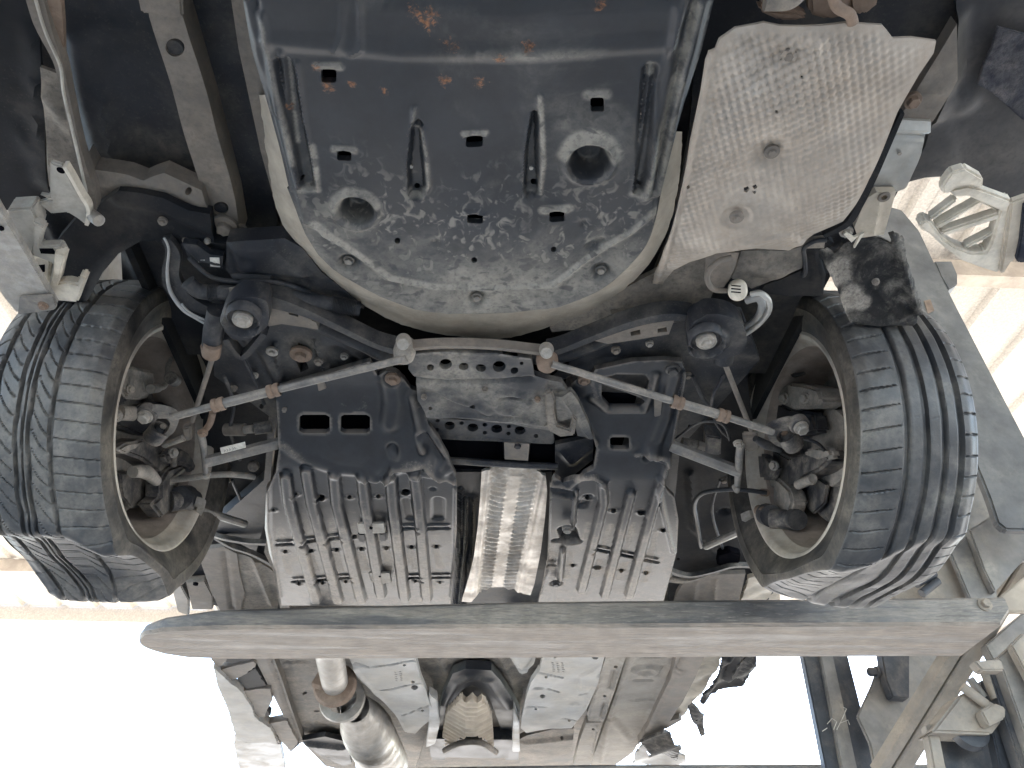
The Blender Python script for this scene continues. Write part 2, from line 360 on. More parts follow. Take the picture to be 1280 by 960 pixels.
def sheet(name, outline, z, m, parent, feats=(), holes=(), res=.006, thick=.006, curve=0, jig=0.0, dirt_light=()):
    """a pressed panel: outline (photo pixels) laid on the level or surface z (metres above the camera), with holes, relief and a turned edge"""
    if curve: outline = crom(outline, curve)
    oc = W([p[0] for p in outline], [p[1] for p in outline], z)[:, :2]
    loops = [resample(oc, res)]
    if jig: loops[0] = loops[0]+np.random.normal(0, jig, loops[0].shape)
    hl = [holepts(h, z)[:, :2] for h in holes]
    for q in hl: loops.append(resample(q, min(res, .006)))
    mn, mx = loops[0].min(0), loops[0].max(0)
    gx = np.arange(mn[0]-res, mx[0]+res, res); gy = np.arange(mn[1]-res, mx[1]+res, res*.866)
    GX, GY = np.meshgrid(gx, gy); GX = GX+(np.arange(len(gy)) % 2)[:, None]*res/2
    gp = np.c_[GX.ravel(), GY.ravel()]; keep = inpoly(gp[:, 0], gp[:, 1], loops[0])
    for q in loops[1:]: keep &= ~inpoly(gp[:, 0], gp[:, 1], q)
    gp = gp[keep]
    for q in loops:
        q2 = np.vstack([q, q[:1]]); 
        D, _ = segd(gp[:, 0], gp[:, 1], q2) if len(q2) < 60 else (neard(gp, q), None)
        gp = gp[D > res*.55]
    verts, edges = [], []
    for q in loops:
        k = len(verts); n = len(q); verts += [Vector(p) for p in q]; edges += [(k+i, k+(i+1) % n) for i in range(n)]
    nb = len(verts); verts += [Vector(p) for p in gp]
    ov, oe, of, *_ = delaunay_2d_cdt(verts, edges, [], 0, 1e-7)
    V = np.array([(p[0], p[1]) for p in ov]); T = np.array([f for f in of if len(f) == 3])
    cen = V[T].mean(1); ok = inpoly(cen[:, 0], cen[:, 1], loops[0])
    for q in loops[1:]: ok &= ~inpoly(cen[:, 0], cen[:, 1], q)
    T = T[ok]
    zz = (z(V[:, 0], V[:, 1]) if callable(z) else np.full(len(V), float(z)))+CZ
    zz = zz-relief(V[:, 0], V[:, 1], feats, z)
    # triangles look down
    a = V[T]; cr = (a[:, 1, 0]-a[:, 0, 0])*(a[:, 2, 1]-a[:, 0, 1])-(a[:, 1, 1]-a[:, 0, 1])*(a[:, 2, 0]-a[:, 0, 0])
    T = np.where((cr > 0)[:, None], T[:, ::-1], T)
    ed = {}
    for t in T:
        for i in range(3):
            e = (t[i], t[(i+1) % 3]); ed[e] = 1
    bd = [e for e in ed if (e[1], e[0]) not in ed]
    vs = [(V[i, 0], V[i, 1], zz[i]) for i in range(len(V))]; fs = [tuple(t) for t in T]; up = {}
    for e in bd:
        for i in e:
            if i not in up: up[i] = len(vs); vs.append((V[i, 0], V[i, 1], zz[i]+thick))
        fs.append((e[1], e[0], up[e[0]], up[e[1]]))
    o = mesh(name, vs, fs, m, parent, 40)
    if dirt_light:
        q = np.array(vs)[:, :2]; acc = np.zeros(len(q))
        for pts, wd, k in dirt_light:
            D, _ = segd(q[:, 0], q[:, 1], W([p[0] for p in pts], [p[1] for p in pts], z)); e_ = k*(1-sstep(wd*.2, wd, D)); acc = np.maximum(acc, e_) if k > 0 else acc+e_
        o.data.attributes.new('dirt_light', 'FLOAT', 'POINT').data.foreach_set('value', acc.astype(np.float32))
    return o
def neard(P, Q):
    out = np.empty(len(P)); 
    for i in range(0, len(P), 4000):
        d = P[i:i+4000, None, :]-Q[None]; out[i:i+4000] = np.sqrt((d**2).sum(2)).min(1)
    return out
DOWN = (0, 0, -1)
def wv(px, py, h): return Vector(W(float(px), float(py), h))
# ------------------------------------------------------------------ ground and roof
g = MB().add([(-400, -400, 0), (400, -400, 0), (400, 400, 0), (-400, 400, 0)], [(0, 1, 2, 3)]).out('ground', 'ground', None, False)
tag(g, kind='structure')
# open shed roof of ribbed cream sheets over the yard
roof = empty('shed_roof', (0, 2, 0))
tag(roof, 'cream ribbed metal shed roof on tan purlins above the lifted car', 'roof')
RZ, RS = CZ+3.75, .0
RX0, RX1, RY0, RY1 = -8.1, 9.45, -9.0, 9.6  # unseen back of the roof lengthened to shade the ground behind
def roof_sheet_mesh(x0, wd):
    v, f = [], []; prof = []
    for k in range(3):
        b = k*wd/3; prof += [(b, 0), (b+.25, 0), (b+.275, .035), (b+.335, .035), (b+.36, 0)]
    prof.append((wd+.012, 0))
    for y in (RY0, RY1):
        for a, h in prof: v.append((x0+a, y, RZ+h))
    n = len(prof); f = [(i, i+1, n+i+1, n+i) for i in range(n-1)]
    for (i, (a, h)) in enumerate(prof): pass
    return v, f
wd = 1.35; k = 0; x = RX0
while x < RX1:
    v, f = roof_sheet_mesh(x, wd)
    if k % 2: v = [(a, b, c+.003) for a, b, c in v]
    mesh('roof_sheet', v, f, 'panel', roof); x += wd; k += 1
for y in np.arange(RY0+.1, RY1, 2.45):
    b = MB(); b.box((0, y, RZ-.075), (RX1-RX0, .06, .14)); b.box((0, y+.05, RZ-.137), (RX1-RX0, .05, .012)); b.out('purlin', 'purlin', roof)
b = MB(); b.box((0, RY1+.02, RZ-.04), (RX1-RX0+.1, .02, .26)); b.out('fascia', 'panel', roof)
for y in (RY0+.6, RY1-.7):
    for xx in (-7.8, 9.2):
        b = MB(); b.box((xx, y, (RZ-.15)/2), (.14, .14, RZ-.15)); b.box((xx, y, .01), (.3, .3, .02)); b.out('post', 'purlin', roof)
# ------------------------------------------------------------------ the car
car = empty('car', (0, 2.0, CZ+.72))
tag(car, 'salvaged car seen from below, lifted on the forks with its dusty underside bare', 'car')
RL, RRt = .218, .303                # rim lip radius and tyre radius
TOE = math.radians(2.8)
WC = {-1: WD(215., 546., RL*F/140), 1: WD(985., 556., RL*F/140)}     # middles of the inner rim lips
XL, XR = WC[-1][0]-.104, WC[1][0]+.104
RT = RRt
def tyre(cx, side, pattern, parent):
    """side -1 left, +1 right; a runs from the inner to the outer face"""
    th = np.r_[np.linspace(100, 330, 660), np.linspace(330, 460, 60)[1:-1]]*math.pi/180
    tread = np.linspace(-.098, .098, 92)
    inn = [(-.088, .205), (-.098, .214), (-.103, .228), (-.106, .241), (-.1075, .252), (-.1065, .262), (-.1085, .2645), (-.107, .267), (-.1055, .277), (-.103, .286), (-.1005, .2915)]
    A = np.array([p[0] for p in inn]+list(tread)+[-p[0] for p in inn[::-1]])
    crown = RT-.0035*(tread/.09)**2-.006*sstep(.080, .100, np.abs(tread))
    R0 = np.array([p[1] for p in inn]+list(crown)+[p[1] for p in inn[::-1]])
    n0 = len(inn); isT = np.zeros(len(A), bool); isT[n0:n0+92] = True
    AA, TH = np.meshgrid(A, th); RR = np.meshgrid(R0, th)[0].copy()
    s = TH*RT     # run along the tread
    dep = np.zeros_like(RR)
    def cut(d, wdt, deep): return deep*(1-sstep(wdt*.35, wdt*.65, d))
    def pit(v, p): return np.abs((v/p+.5) % 1-.5)*p
    jit = .0015*np.sin(s*37.0)+.002*np.sin(s*11+1)
    if pattern == 'ribs':
        for g0, wg in ((-.026, .0096), (.006, .0096), (.037, .0096), (.066, .0085)): dep = np.maximum(dep, cut(np.abs(AA-g0), wg, .0085))
        a = AA
        sh = (a < -.036) & (a > -.0975); dep = np.maximum(dep, np.where(sh, cut(pit(s+.22*a+jit, .034), .0030*(1-.6*sstep(-.07, -.036, a)), .004), 0))
        for lo, hi, ph, sl in ((-.019, -.004, .4, .35), (.014, .028, .0, .35), (.044, .056, .6, .3)):
            dep = np.maximum(dep, np.where((a > lo) & (a < hi), cut(pit(s+sl*a+ph*.03, .068), .0010, .0009), 0))
        dep = np.maximum(dep, np.where(a > .073, cut(pit(s+.1*a+.01+jit, .034), .0028, .0035), 0))
    else:
        for g0, wg in ((.070, .0075), (.030, .0062), (.019, .0028), (.009, .0062), (-.026, .0070)): dep = np.maximum(dep, cut(np.abs(AA-g0+.0008*np.sin(s*60)), wg, .0075))
        a = AA
        for lo, hi, q in ((.034, .067, 1), (-.023, .006, 1)):
            u = (a-lo)/(hi-lo); dep = np.maximum(dep, np.where((u > .05) & (u < .92), cut(pit(s+.034*u**1.7+.010*u+jit, .029), .0036*(1.15-.75*u), .004), 0))
        dep = np.maximum(dep, np.where((a < -.031) & (a > -.0985), cut(pit(s+.12*a+jit, .029), .0024, .003), 0))
        dep = np.maximum(dep, np.where((a > .075), cut(pit(s-.45*a+jit, .029), .003, .004), 0))
    fr = isT[None, :]
    RR = RR-np.where(fr, dep, 0)
    nz = .0005*np.sin(s*90+AA*50)*np.sin(AA*130+s*17); RR += np.where(fr, nz, 0)
    # flat worn tyre: a hollow stays where it stood on the ground
    t0 = math.radians(267 if side < 0 else 270); dt = (TH-t0+np.pi) % (2*np.pi)-np.pi
    skew = sstep(-.02, -.10, AA)
    if side < 0: wdt, deep = .34, .052*(.70+4.2*np.clip(AA+.06, -.05, .16)*.55); dt = dt-.16*skew
    else: wdt, deep = .44, .034*(1.0+1.2*np.clip(-AA, -.1, .1)); dt = dt-.30*(1-sstep(-.10, .05, AA))
    hol = np.exp(-(np.abs(dt)/wdt)**3.2)*deep; lip = (.015 if side < 0 else .008)*np.exp(-((np.abs(dt)-wdt*1.16)/.085)**2)
    wt = sstep(.225, .300, RR); RR = RR-(hol-lip)*wt
    AA = AA+np.sign(AA)*.016*np.exp(-(dt/.40)**2)*np.exp(-((RR-.255)/.035)**2)
    YW, ZW = WC[side][1], WC[side][2]
    k_ = np.clip((RR-.212)/(.288-.212), 0, 1); AA = AA*(1-.03*k_)-.021*k_
    dX, dY = side*(AA+.104), RR*np.cos(TH); ct, st_ = math.cos(TOE*side), math.sin(TOE*side); dX, dY = dX*ct-dY*st_, dX*st_+dY*ct
    RR = RR+0; YW, ZW = WC[side][1], WC[side][2]
    X = WC[side][0]+dX; Y = YW+dY; Z = ZW+RR*np.sin(TH)
    nt_, na = AA.shape; V = np.c_[X.ravel(), Y.ravel(), Z.ravel()]
    i, j = np.meshgrid(np.arange(nt_), np.arange(na-1), indexing='ij'); i2 = (i+1) % nt_
    Fc = np.c_[(i*na+j).ravel(), (i*na+j+1).ravel(), (i2*na+j+1).ravel(), (i2*na+j).ravel()]
    if side > 0: Fc = Fc[:, ::-1]
    o = mesh('tyre', V, Fc, 'rubber', parent, 50, flip=True)
    me = o.data; me.materials.append(M['sidewall'])
    mi = np.zeros(len(Fc), np.int32); jj = j.ravel(); mi[(jj < n0-1) | (jj > n0+91)] = 1
    me.polygons.foreach_set('material_index', mi)
    return o
def wheel(side, cx, pattern):
    YW, ZW = WC[side][1], WC[side][2]
    wh = empty('wheel', (cx, YW, ZW), car)
    tag(wh, ('left' if side < 0 else 'right')+' rear wheel with its '+('slanting' if side < 0 else 'straight')+' tread grooves and a caved tyre')
    tyre(cx, side, pattern, wh)
    ax = Vector((side*math.cos(TOE), math.sin(TOE), 0)); c = Vector(WC[side])+ax*.104
    b = MB(); b.lathe(c, ax, [(-.086, .205), (-.100, .209), (-.104, .216), (-.102, .224), (-.094, .225)], 72)
    b.lathe(c, ax, [(-.104, .216), (-.100, .2085), (-.092, .205), (-.080, .202), (-.074, .196), (-.070, .1945)], 72); b.out('rim', 'rim', wh, 40)
    b = MB(); b.lathe(c, ax, [(-.070, .1945), (-.05, .193), (-.035, .187), (.02, .182), (.055, .176), (.062, .165), (.055, .15), (.05, .0)], 72)
    b.out('barrel', 'rimin', wh, 40)
    b = MB()
    for k in range(5):
        a = k*2*math.pi/5+.4; d = Vector((0, math.cos(a), math.sin(a)))
        b.beam(Vector(c)+Vector(ax)*.045+d*.06, Vector(c)+Vector(ax)*.04+d*.180, .05, .03, ax, .3)
    b.out('spoke', 'rimin', wh)
    b = MB(); b.lathe(c, ax, [(.020, .0), (.020, .150), (.010, .153), (.004, .150), (.004, .08), (-.02, .075), (-.02, 0)], 64); b.out('brake_disc', 'cast', wh, 40)
    b = MB(); b.lathe(c, ax, [(-.002, .147), (-.004, .150), (-.010, .146), (-.010, .07)], 48, a0=2.6, a1=2.6+4.2); b.out('dust_shield', 'darkcast', wh, 40)
    return wh
wl = wheel(-1, XL, 'swept'); wr = wheel(1, XR, 'ribs')
# ------------------------------------------------------------------ body above the underside: it keeps the sky off
def flatbox(name, x0, x1, y0, y1, h0, h1, m, parent=car):
    b = MB(); b.box(((x0+x1)/2, (y0+y1)/2, CZ+(h0+h1)/2), (x1-x0, y1-y0, h1-h0)); return b.out(name, m, parent)
def slab(name, pts, off, m, parent=car, bev=.003, smooth=40):
    """solid plate from a 3-D outline pushed by off, edges rounded"""
    bm = bmesh.new(); o = Vector(off); vs = [bm.verts.new(Vector(p)) for p in pts]
    f = bm.faces.new(vs); r = bmesh.ops.extrude_face_region(bm, geom=[f])
    bmesh.ops.translate(bm, vec=o, verts=[v for v in r['geom'] if isinstance(v, bmesh.types.BMVert)])
    bmesh.ops.recalc_face_normals(bm, faces=bm.faces)
    if bev: bmesh.ops.bevel(bm, geom=bm.edges[:], offset=bev, segments=2, affect='EDGES', clamp_overlap=True)
    bmesh.ops.triangulate(bm, faces=[f for f in bm.faces if len(f.verts) > 4])
    me = bpy.data.meshes.new(name); bm.to_mesh(me); bm.free(); me.shade_smooth(); me.set_sharp_from_angle(angle=math.radians(smooth))
    me.materials.append(M[m]); ob = bpy.data.objects.new(name, me); C.objects.link(ob); setparent(ob, parent); return ob
def hslab(name, px, h, th, m, parent=car, bev=.003): return slab(name, [wv(*p, h) for p in px], (0, 0, th), m, parent, bev)
def xslab(name, px, x, th, m, parent=car, bev=.004):
    p = [Vector(WX(np.array(float(a)), np.array(float(b)), x)) for a, b in px]; return slab(name, p, (math.copysign(th, x), 0, 0), m, parent, bev)
def line3(px, h): return [wv(p[0], p[1], h if not isinstance(h, (list, tuple)) else h[i]) for i, p in enumerate(px)]
def ptube(name, px, h, r, m, parent=car, n=12, curve=5):
    hs = h if isinstance(h, (list, tuple)) else [h]*len(px)
    q = [tuple(wv(p[0], p[1], hh)) for p, hh in zip(px, hs)]
    if curve and len(q) > 2: q = crom(q, curve, False)
    rr = r
    if isinstance(r, (list, tuple)): rr = list(np.interp(np.linspace(0, 1, len(q)), np.linspace(0, 1, len(r)), r))
    return MB().tube(q, rr, n).out(name, m, parent, 60)
def strip(name, px, h, wd, m, parent=car, th=.006, curve=5):
    """flat flange of width wd (m) along a photo path on level h"""
    hs = h if isinstance(h, (list, tuple)) else [h]*len(px)
    q = np.array([tuple(wv(p[0], p[1], hh)) for p, hh in zip(px, hs)])
    if curve: q = np.array(crom(q, curve, False))
    wd = wd if isinstance(wd, (list, tuple)) else [wd, wd]; ws = np.interp(np.linspace(0, 1, len(q)), np.linspace(0, 1, len(wd)), wd)
    t = np.gradient(q, axis=0); nrm = np.c_[-t[:, 1], t[:, 0], 0*t[:, 0]]; nrm /= np.linalg.norm(nrm, axis=1)[:, None]+1e-9
    a = q+nrm*ws[:, None]/2; b_ = q-nrm*ws[:, None]/2; up = np.array([0, 0, th]); k = len(q)
    V = np.vstack([a, b_, b_+up, a+up]); Fs = []
    for i in range(k-1):
        for j in range(4):
            Fs.append((j*k+i, j*k+i+1, ((j+1) % 4)*k+i+1, ((j+1) % 4)*k+i))
    Fs += [(0, k, 2*k, 3*k), (k-1, 4*k-1, 3*k-1, 2*k-1)]
    return mesh(name, V, Fs, m, parent, 40)
def loft(name, lines, m, parent=car, n=120, thick=.004, wob=0.0):
    """surface through photo polylines, each with its own height"""
    rows = []
    for px, h in lines:
        q = np.array([tuple(wv(p[0], p[1], h)) for p in px]); L = np.r_[0, np.cumsum(np.linalg.norm(np.diff(q, axis=0), axis=1))]
        q = np.array(crom(q, 8, False)); L = np.r_[0, np.cumsum(np.linalg.norm(np.diff(q, axis=0), axis=1))]; t = np.linspace(0, L[-1], n)
        rows.append(np.c_[[np.interp(t, L, q[:, i]) for i in range(3)]].T)
    V = []
    for r in rows: V += [tuple(p+np.random.normal(0, wob, 3)) for p in r]
    k = len(rows); Fs = [(i*n+j, i*n+j+1, (i+1)*n+j+1, (i+1)*n+j) for i in range(k-1) for j in range(n-1)]
    return mesh(name, V, Fs, m, parent, 60)
def pbolt(px, py, h, r, m='bolt', name='bolt', parent=car, axis=DOWN, washer=1.4, hh=None):
    return MB().bolt(wv(px, py, h), axis, r, hh, washer).out(name, m, parent, 30)
def eye(name, c, axis, ro, ri, wd, m, parent=car):
    """ring with a bore, as on the end of an arm"""
    b = MB(); b.lathe(Vector(c)-Vector(axis)*wd/2, axis, [(0, ri), (0, ro*.94), (wd*.08, ro), (wd*.92, ro), (wd, ro*.94), (wd, ri)], 28, closed=True); return b.out(name, m, parent, 40)

flatbox('boot_floor', -.60, .60, .20, 1.24, 1.02, 1.06, 'floor')
flatbox('cabin_floor', -.69, .69, 1.62, 4.3, .955, .99, 'floor2')
flatbox('toe_board', -.60, .62, 4.3, 5.0, .955, .99, 'floor2')
flatbox('axle_tunnel_panel', -.60, .60, 1.245, 1.615, 1.06, 1.10, 'floor')
for s in (-1, 1):
    flatbox('wheel_house', s*.605-.006, s*.605+.006, .92, 1.80, .99, 1.45, 'liner')
    flatbox('wheel_house_roof', min(s*.62, s*.80), max(s*.62, s*.80), .95, 1.85, 1.30, 1.33, 'liner')
    flatbox('sill_side', s*.80-.01, s*.80+.01, 2.0, 4.0, .95, 1.22, 'painted')
flatbox('body_side', -.90, -.88, .25, 4.2, 1.21, 1.7, 'painted'); flatbox('body_side', .87, .89, 1.9, 4.2, 1.21, 1.7, 'painted')
flatbox('corner_floor', -.9, -.60, .22, .78, 1.14, 1.17, 'liner'); flatbox('corner_floor', .60, .72, .20, .90, 1.10, 1.13, 'liner')
bq = [(-.88, .62), (-.86, .45), (-.80, .34), (-.60, .24), (-.3, .19), (0, .175), (.3, .19), (.6, .24), (.74, .30)]  # unseen bumper added to block skylight and darken the rear underside
V = [(x, y-.04*t, CZ+.80+.62*t) for t in (0, .12, .5, 1) for x, y in crom(bq, 5, False)]+[(x, y+.02, CZ+.80) for x, y in crom(bq, 5, False)]
k = len(crom(bq, 5, False)); mesh('bumper_sky_blocker', V, [(i*k+j, i*k+j+1, (i+1)*k+j+1, (i+1)*k+j) for i in range(3) for j in range(k-1)]+[(4*k+j, 4*k+j+1, j+1, j) for j in range(k-1)], 'painted', car, 50)
# ------------------------------------------------------------------ spare wheel well
PE = [(300, -50), (305, 0), (315, 62), (332, 125), (350, 190), (362, 237), (371, 260), (382, 290), (398, 317), (417, 337), (440, 352), (475, 370), (520, 385), (560, 392), (610, 393), (650, 391), (695, 384), (725, 373), (757, 358), (785, 335), (808, 305), (819, 272), (824, 240), (840, 175), (862, 107), (877, 62), (892, 0), (900, -50)]
PH = .85
pf = [('fn', lambda X, Y: .004*np.sin(X*23+1)*np.sin(Y*19)),
      ('flat', [(357, 78), (366, 140), (385, 225)], .013, -.010, .006), ('rib', [(352, 60), (360, 140), (376, 228)], .006, .004), ('rib', [(372, 75), (380, 140), (398, 232)], .006, .005),
      ('rib', [(327, 15), (338, 80), (352, 140), (372, 228)], .010, .006), ('rib', [(312, 0), (325, 70), (345, 140)], .008, .005),
      ('rib', [(850, 5), (840, 60), (828, 125), (806, 240)], .012, .010), ('rib', [(878, 0), (864, 60), (848, 120), (823, 238)], .012, .010),
      ('flat', [(812, 85), (806, 140), (800, 232)], .011, -.008, .006), ('rib', [(813, 80), (805, 140), (790, 235)], .005, .004),
      ('taper', [(522, 150), (520, 190), (521, 238)], (.009, .015), -.012, .007), ('rib', [(519, 130), (517, 152), (527, 158), (534, 190), (536, 228), (527, 245)], .006, .006), ('rib', [(515, 165), (510, 200), (513, 238)], .005, .003),
      ('taper', [(668, 140), (664, 190), (664, 236)], (.006, .013), -.012, .006), ('rib', [(673, 118), (677, 150), (679, 200), (675, 236)], .006, .005), ('rib', [(664, 140), (655, 190), (656, 232)], .005, .003),
      ('disc', (445, 261), .027, -.034, .016), ('ring', (445, 261), .030, .004, .006), ('disc', (737, 199), .030, -.034, .016), ('ring', (737, 199), .032, .004, .006),
      ('disc', (436, 328), .019, -.012, .011), ('disc', (596, 374), .019, -.012, .011), ('disc', (751, 340), .019, -.012, .011),
      ('poly', [(380, 275), (405, 288), (430, 303), (487, 345), (545, 356), (620, 358), (692, 354), (737, 321), (790, 288), (818, 262), (822, 100), (880, -40), (320, -40), (345, 150)], .007, .010),
      ('rib', [(405, 288), (430, 303), (487, 345), (545, 356), (620, 358), (692, 354), (737, 321), (790, 288), (815, 266)], .008, .007),
      ('rib', [(397, 78), (412, 78), (425, 80)], .005, .004), ('rib', [(416, 184), (431, 181), (444, 184)], .005, .004), ('rib', [(580, 166), (593, 163), (607, 166)], .004, .004), ('rib', [(580, 262), (594, 260), (608, 263)], .004, .004), ('rib', [(680, 260), (696, 256), (709, 260)], .005, .005), ('rib', [(735, 115), (748, 113), (758, 115)], .004, .003),
      ('taper', [(735, 306), (750, 300)], (.007, .010), -.006, .005), ('disc', (545, 300), .010, -.004, .008), ('disc', (730, 276), .010, -.003, .008),
      ('rib', [(430, 0), (428, 40), (420, 60)], .006, .003), ('rib', [(450, 0), (452, 55), (440, 64)], .006, .004), ('rib', [(330, 45), (500, 62), (700, 60), (850, 50)], .016, .004), ('poly', [(480, 3), (850, 3), (850, -60), (460, -60)], -.012, .02)]
ph = [('r', 412, 91, 19, 17), ('r', 431, 190, 18, 14), ('r', 593, 174, 21, 14), ('r', 746, 126, 17, 17), ('r', 594, 268, 20, 12), ('r', 696, 267, 19, 13),
      ('c', 497, 299, 3.8, 3.8), ('c', 593, 320, 3.8, 3.8), ('c', 692, 308, 3.8, 3.6), ('c', 521, 235, 4, 3.6), ('c', 667, 230, 4, 3.6), ('c', 799, 228, 2.6, 2.6), ('c', 378, 222, 2.5, 2.5)]
arc = lambda cx, cy, rx, ry, a0, a1: [(cx+rx*math.cos(math.radians(a)), cy+ry*math.sin(math.radians(a))) for a in np.linspace(a0, a1, 9)]
pan_dirt_light = [(arc(445, 262, 28, 27, 200, 340), .013, .8), (arc(737, 196, 30, 30, 195, 345), .016, 1.0), ([(397, 78), (427, 79)], .009, .9), ([(418, 182), (444, 182)], .009, .9), ([(580, 164), (607, 164)], .008, .8), ([(678, 258), (710, 257)], .012, 1.0), ([(734, 114), (758, 114)], .010, .6), ([(812, 78), (813, 88)], .010, 1.0),
         ([(395, 276), (430, 303), (487, 345), (545, 356), (620, 358), (692, 354), (737, 321), (790, 288), (818, 262)], .012, .9), ([(870, 5), (856, 60), (845, 110)], .009, .7), ([(848, 60), (836, 120), (818, 200), (806, 240)], .007, .7), ([(850, 100), (838, 160), (824, 238)], .008, .6), ([(328, 20), (346, 110), (366, 200)], .006, .5), ([(361, 72), (367, 140), (372, 180)], .004, .7), ([(392, 180), (398, 232), (376, 234)], .008, .6),  # side ridge strokes paint sky glints; the long crease line is mud
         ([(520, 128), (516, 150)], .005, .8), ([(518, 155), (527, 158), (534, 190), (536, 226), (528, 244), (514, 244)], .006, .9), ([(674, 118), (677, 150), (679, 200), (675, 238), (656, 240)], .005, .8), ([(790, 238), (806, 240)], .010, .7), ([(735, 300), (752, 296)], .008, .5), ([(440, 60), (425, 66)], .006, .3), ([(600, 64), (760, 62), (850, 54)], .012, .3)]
pan = sheet('spare_wheel_well', PE, PH, 'pan', car, pf, ph, .0032, .012, dirt_light=pan_dirt_light)
tag(pan, 'dark spare wheel well with rust spots and a speckled dusty front')
sheet('well_dark_backing', [(310, -40), (345, 150), (395, 290), (480, 350), (690, 352), (800, 290), (870, 60), (890, -40)], PH+.05, 'hole', car, (), (), .05)  # black sheet behind the pan keeps its holes dark
for x, y in ((436, 328), (596, 374), (751, 340)): pbolt(x, y-3, PH+.010, .0062, 'armmetal', parent=pan)
for x, y in ((409, 67), (425, 65), (692, 10), (721, 9), (514, 207), (664, 209)): pbolt(x, y, PH+.001, .0030, 'bolt', 'rivet', pan, washer=0)
for x, y in ((447, 252), (737, 193)): pbolt(x, y, PH+.033, .004, 'armmetal', parent=pan)
band_o = [(325, 118), (327, 140), (332, 180), (338, 225), (344, 255), (357, 287), (380, 313), (405, 341), (430, 363), (462, 386), (507, 407), (565, 420), (620, 423), (650, 419), (692, 406), (737, 388), (772, 367), (800, 343), (825, 308), (840, 270), (849, 222), (852, 165)]
band_i = [(331, 118), (341, 150), (352, 190), (362, 234), (371, 257), (383, 288), (399, 314), (418, 334), (441, 349), (475, 367), (520, 382), (560, 389), (620, 389), (650, 387), (695, 380), (728, 370), (757, 355), (783, 332), (806, 304), (817, 272), (824, 238), (842, 165)]
mid = [((a[0]+b[0])/2, (a[1]+b[1])/2) for a, b in zip(band_i, band_o)]
loft('well_sealer', [(band_i, .862), (mid, .880), (band_o, .905), (band_o, .99)], 'sealer', pan, wob=.0006)
MB().tube(crom([tuple(wv(a[0], a[1], .858)) for a in band_i[3:]], 6, False), .0035, 8).out('well_seam', 'pan', pan)
# ------------------------------------------------------------------ boot floor on the left, and its frame rail
fl = [(168, -40), (60, -40), (75, 80), (100, 170), (114, 222), (160, 218), (200, 214), (252, 240), (296, 300), (350, 300), (335, 200), (300, -40)]
sheet('boot_floor_panel', fl, 1.00, 'floor', car, [('rib', [(95, 40), (110, 120), (135, 205)], .03, .02), ('rib', [(120, 50), (140, 140), (160, 205)], .03, .012), ('rib', [(100, 30), (170, 35)], .02, .008), ('rib', [(130, 110), (150, 205)], .012, .01)], (), .012)
rl = sheet('frame_rail', [(178, -40), (220, -40), (229, 20), (262, 130), (294, 250), (302, 296), (290, 300), (264, 300), (256, 255), (220, 130), (187, 20)], .955, 'rail', car, [('fn', lambda X, Y: .002*np.sin(Y*40))], [('c', 219, 59, 12, 12), ('c', 276, 260, 10, 8)], .008, .05)
for x, y, r in ((219, 59, .0135), (276, 260, .0115)): MB().lathe(wv(x, y, .962), DOWN, [(0, r), (.003, r*.8), (.003, 0)], 20).out('rubber_plug', 'floor', rl)
hslab('rail_bracket', [(168, -20), (226, -20), (229, 22), (212, 24), (185, 17), (176, 18)], .945, .012, 'rail')
pbolt(281, 283, .945, .012, 'rail', washer=1.7); pbolt(302, 287, .95, .006, 'rail')
sheet('well_flange', [(283, -40), (300, -40), (305, 0), (317, 62), (332, 118), (344, 200), (352, 250), (340, 240), (326, 190), (312, 125), (298, 60)], .955, 'rail', car, (), (), .012, .05)
# lip and black liner edge in front of the boot floor
sheet('floor_lip', [(108, 195), (118, 212), (160, 218), (180, 224), (205, 216), (252, 238), (262, 266), (236, 262), (205, 247), (175, 240), (148, 237), (120, 262), (112, 240)], .94, 'rail', car, [('rib', [(120, 230), (160, 226), (205, 232), (250, 252)], .016, .006)], [('c', 236, 238, 4, 4)], .007, .03)
sheet('front_liner', [(118, 260), (148, 238), (175, 241), (205, 248), (236, 263), (262, 268), (268, 300), (286, 303), (286, 330), (275, 312), (230, 302), (213, 312), (196, 297), (178, 297), (150, 313), (130, 337), (112, 370), (92, 388), (70, 388), (72, 300), (100, 268)], .925, 'liner', car, [('rib', [(110, 375), (130, 335), (150, 313), (180, 297), (205, 300)], .010, .008), ('rib', [(150, 250), (175, 252), (210, 262), (260, 285)], .02, .008), ('rib', [(215, 290), (290, 305)], .008, .006)], [('c', 203, 278, 4, 3)], .008, .02)
pbolt(203, 277, .915, .005, 'rail'); pbolt(232, 301, .918, .004, 'rail'); pbolt(259, 302, .918, .0035, 'bolt')
# left edge: bumper skin, seam, bracket and clips
sheet('bumper_skin', [(-140, -80), (40, -80), (52, 40), (58, 130), (60, 205), (66, 262), (20, 262), (-140, 270)], .985, 'liner', car, [('rib', [(45, 40), (50, 130), (58, 230)], .02, .012), ('rib', [(28, 120), (30, 140)], .01, .004), ('rib', [(28, 165), (36, 190)], .012, .006)], (), .014)
sheet('quarter_inner', [(50, 84), (72, 92), (98, 180), (112, 250), (92, 242), (60, 206), (56, 150)], .955, 'floor2', car, [('rib', [(60, 120), (90, 160)], .02, .008)], (), .01)
strip('seam_flange', [(36, -30), (52, 30), (72, 78), (82, 120), (96, 185), (112, 240), (116, 262)], [.93, .925, .92, .92, .915, .905, .90], [.022, .020, .011, .009, .010, .014, .010], 'rail', th=.02)
strip('seam_tape', [(62, -30), (70, 30), (76, 76)], .935, [.022, .016, .006], 'rusty', th=.01)
ptube('seam_bead', [(42, -10), (56, 38), (75, 82), (80, 118), (95, 182), (108, 240)], [.925, .92, .915, .912, .908, .90], .0022, 'greyp', n=6)
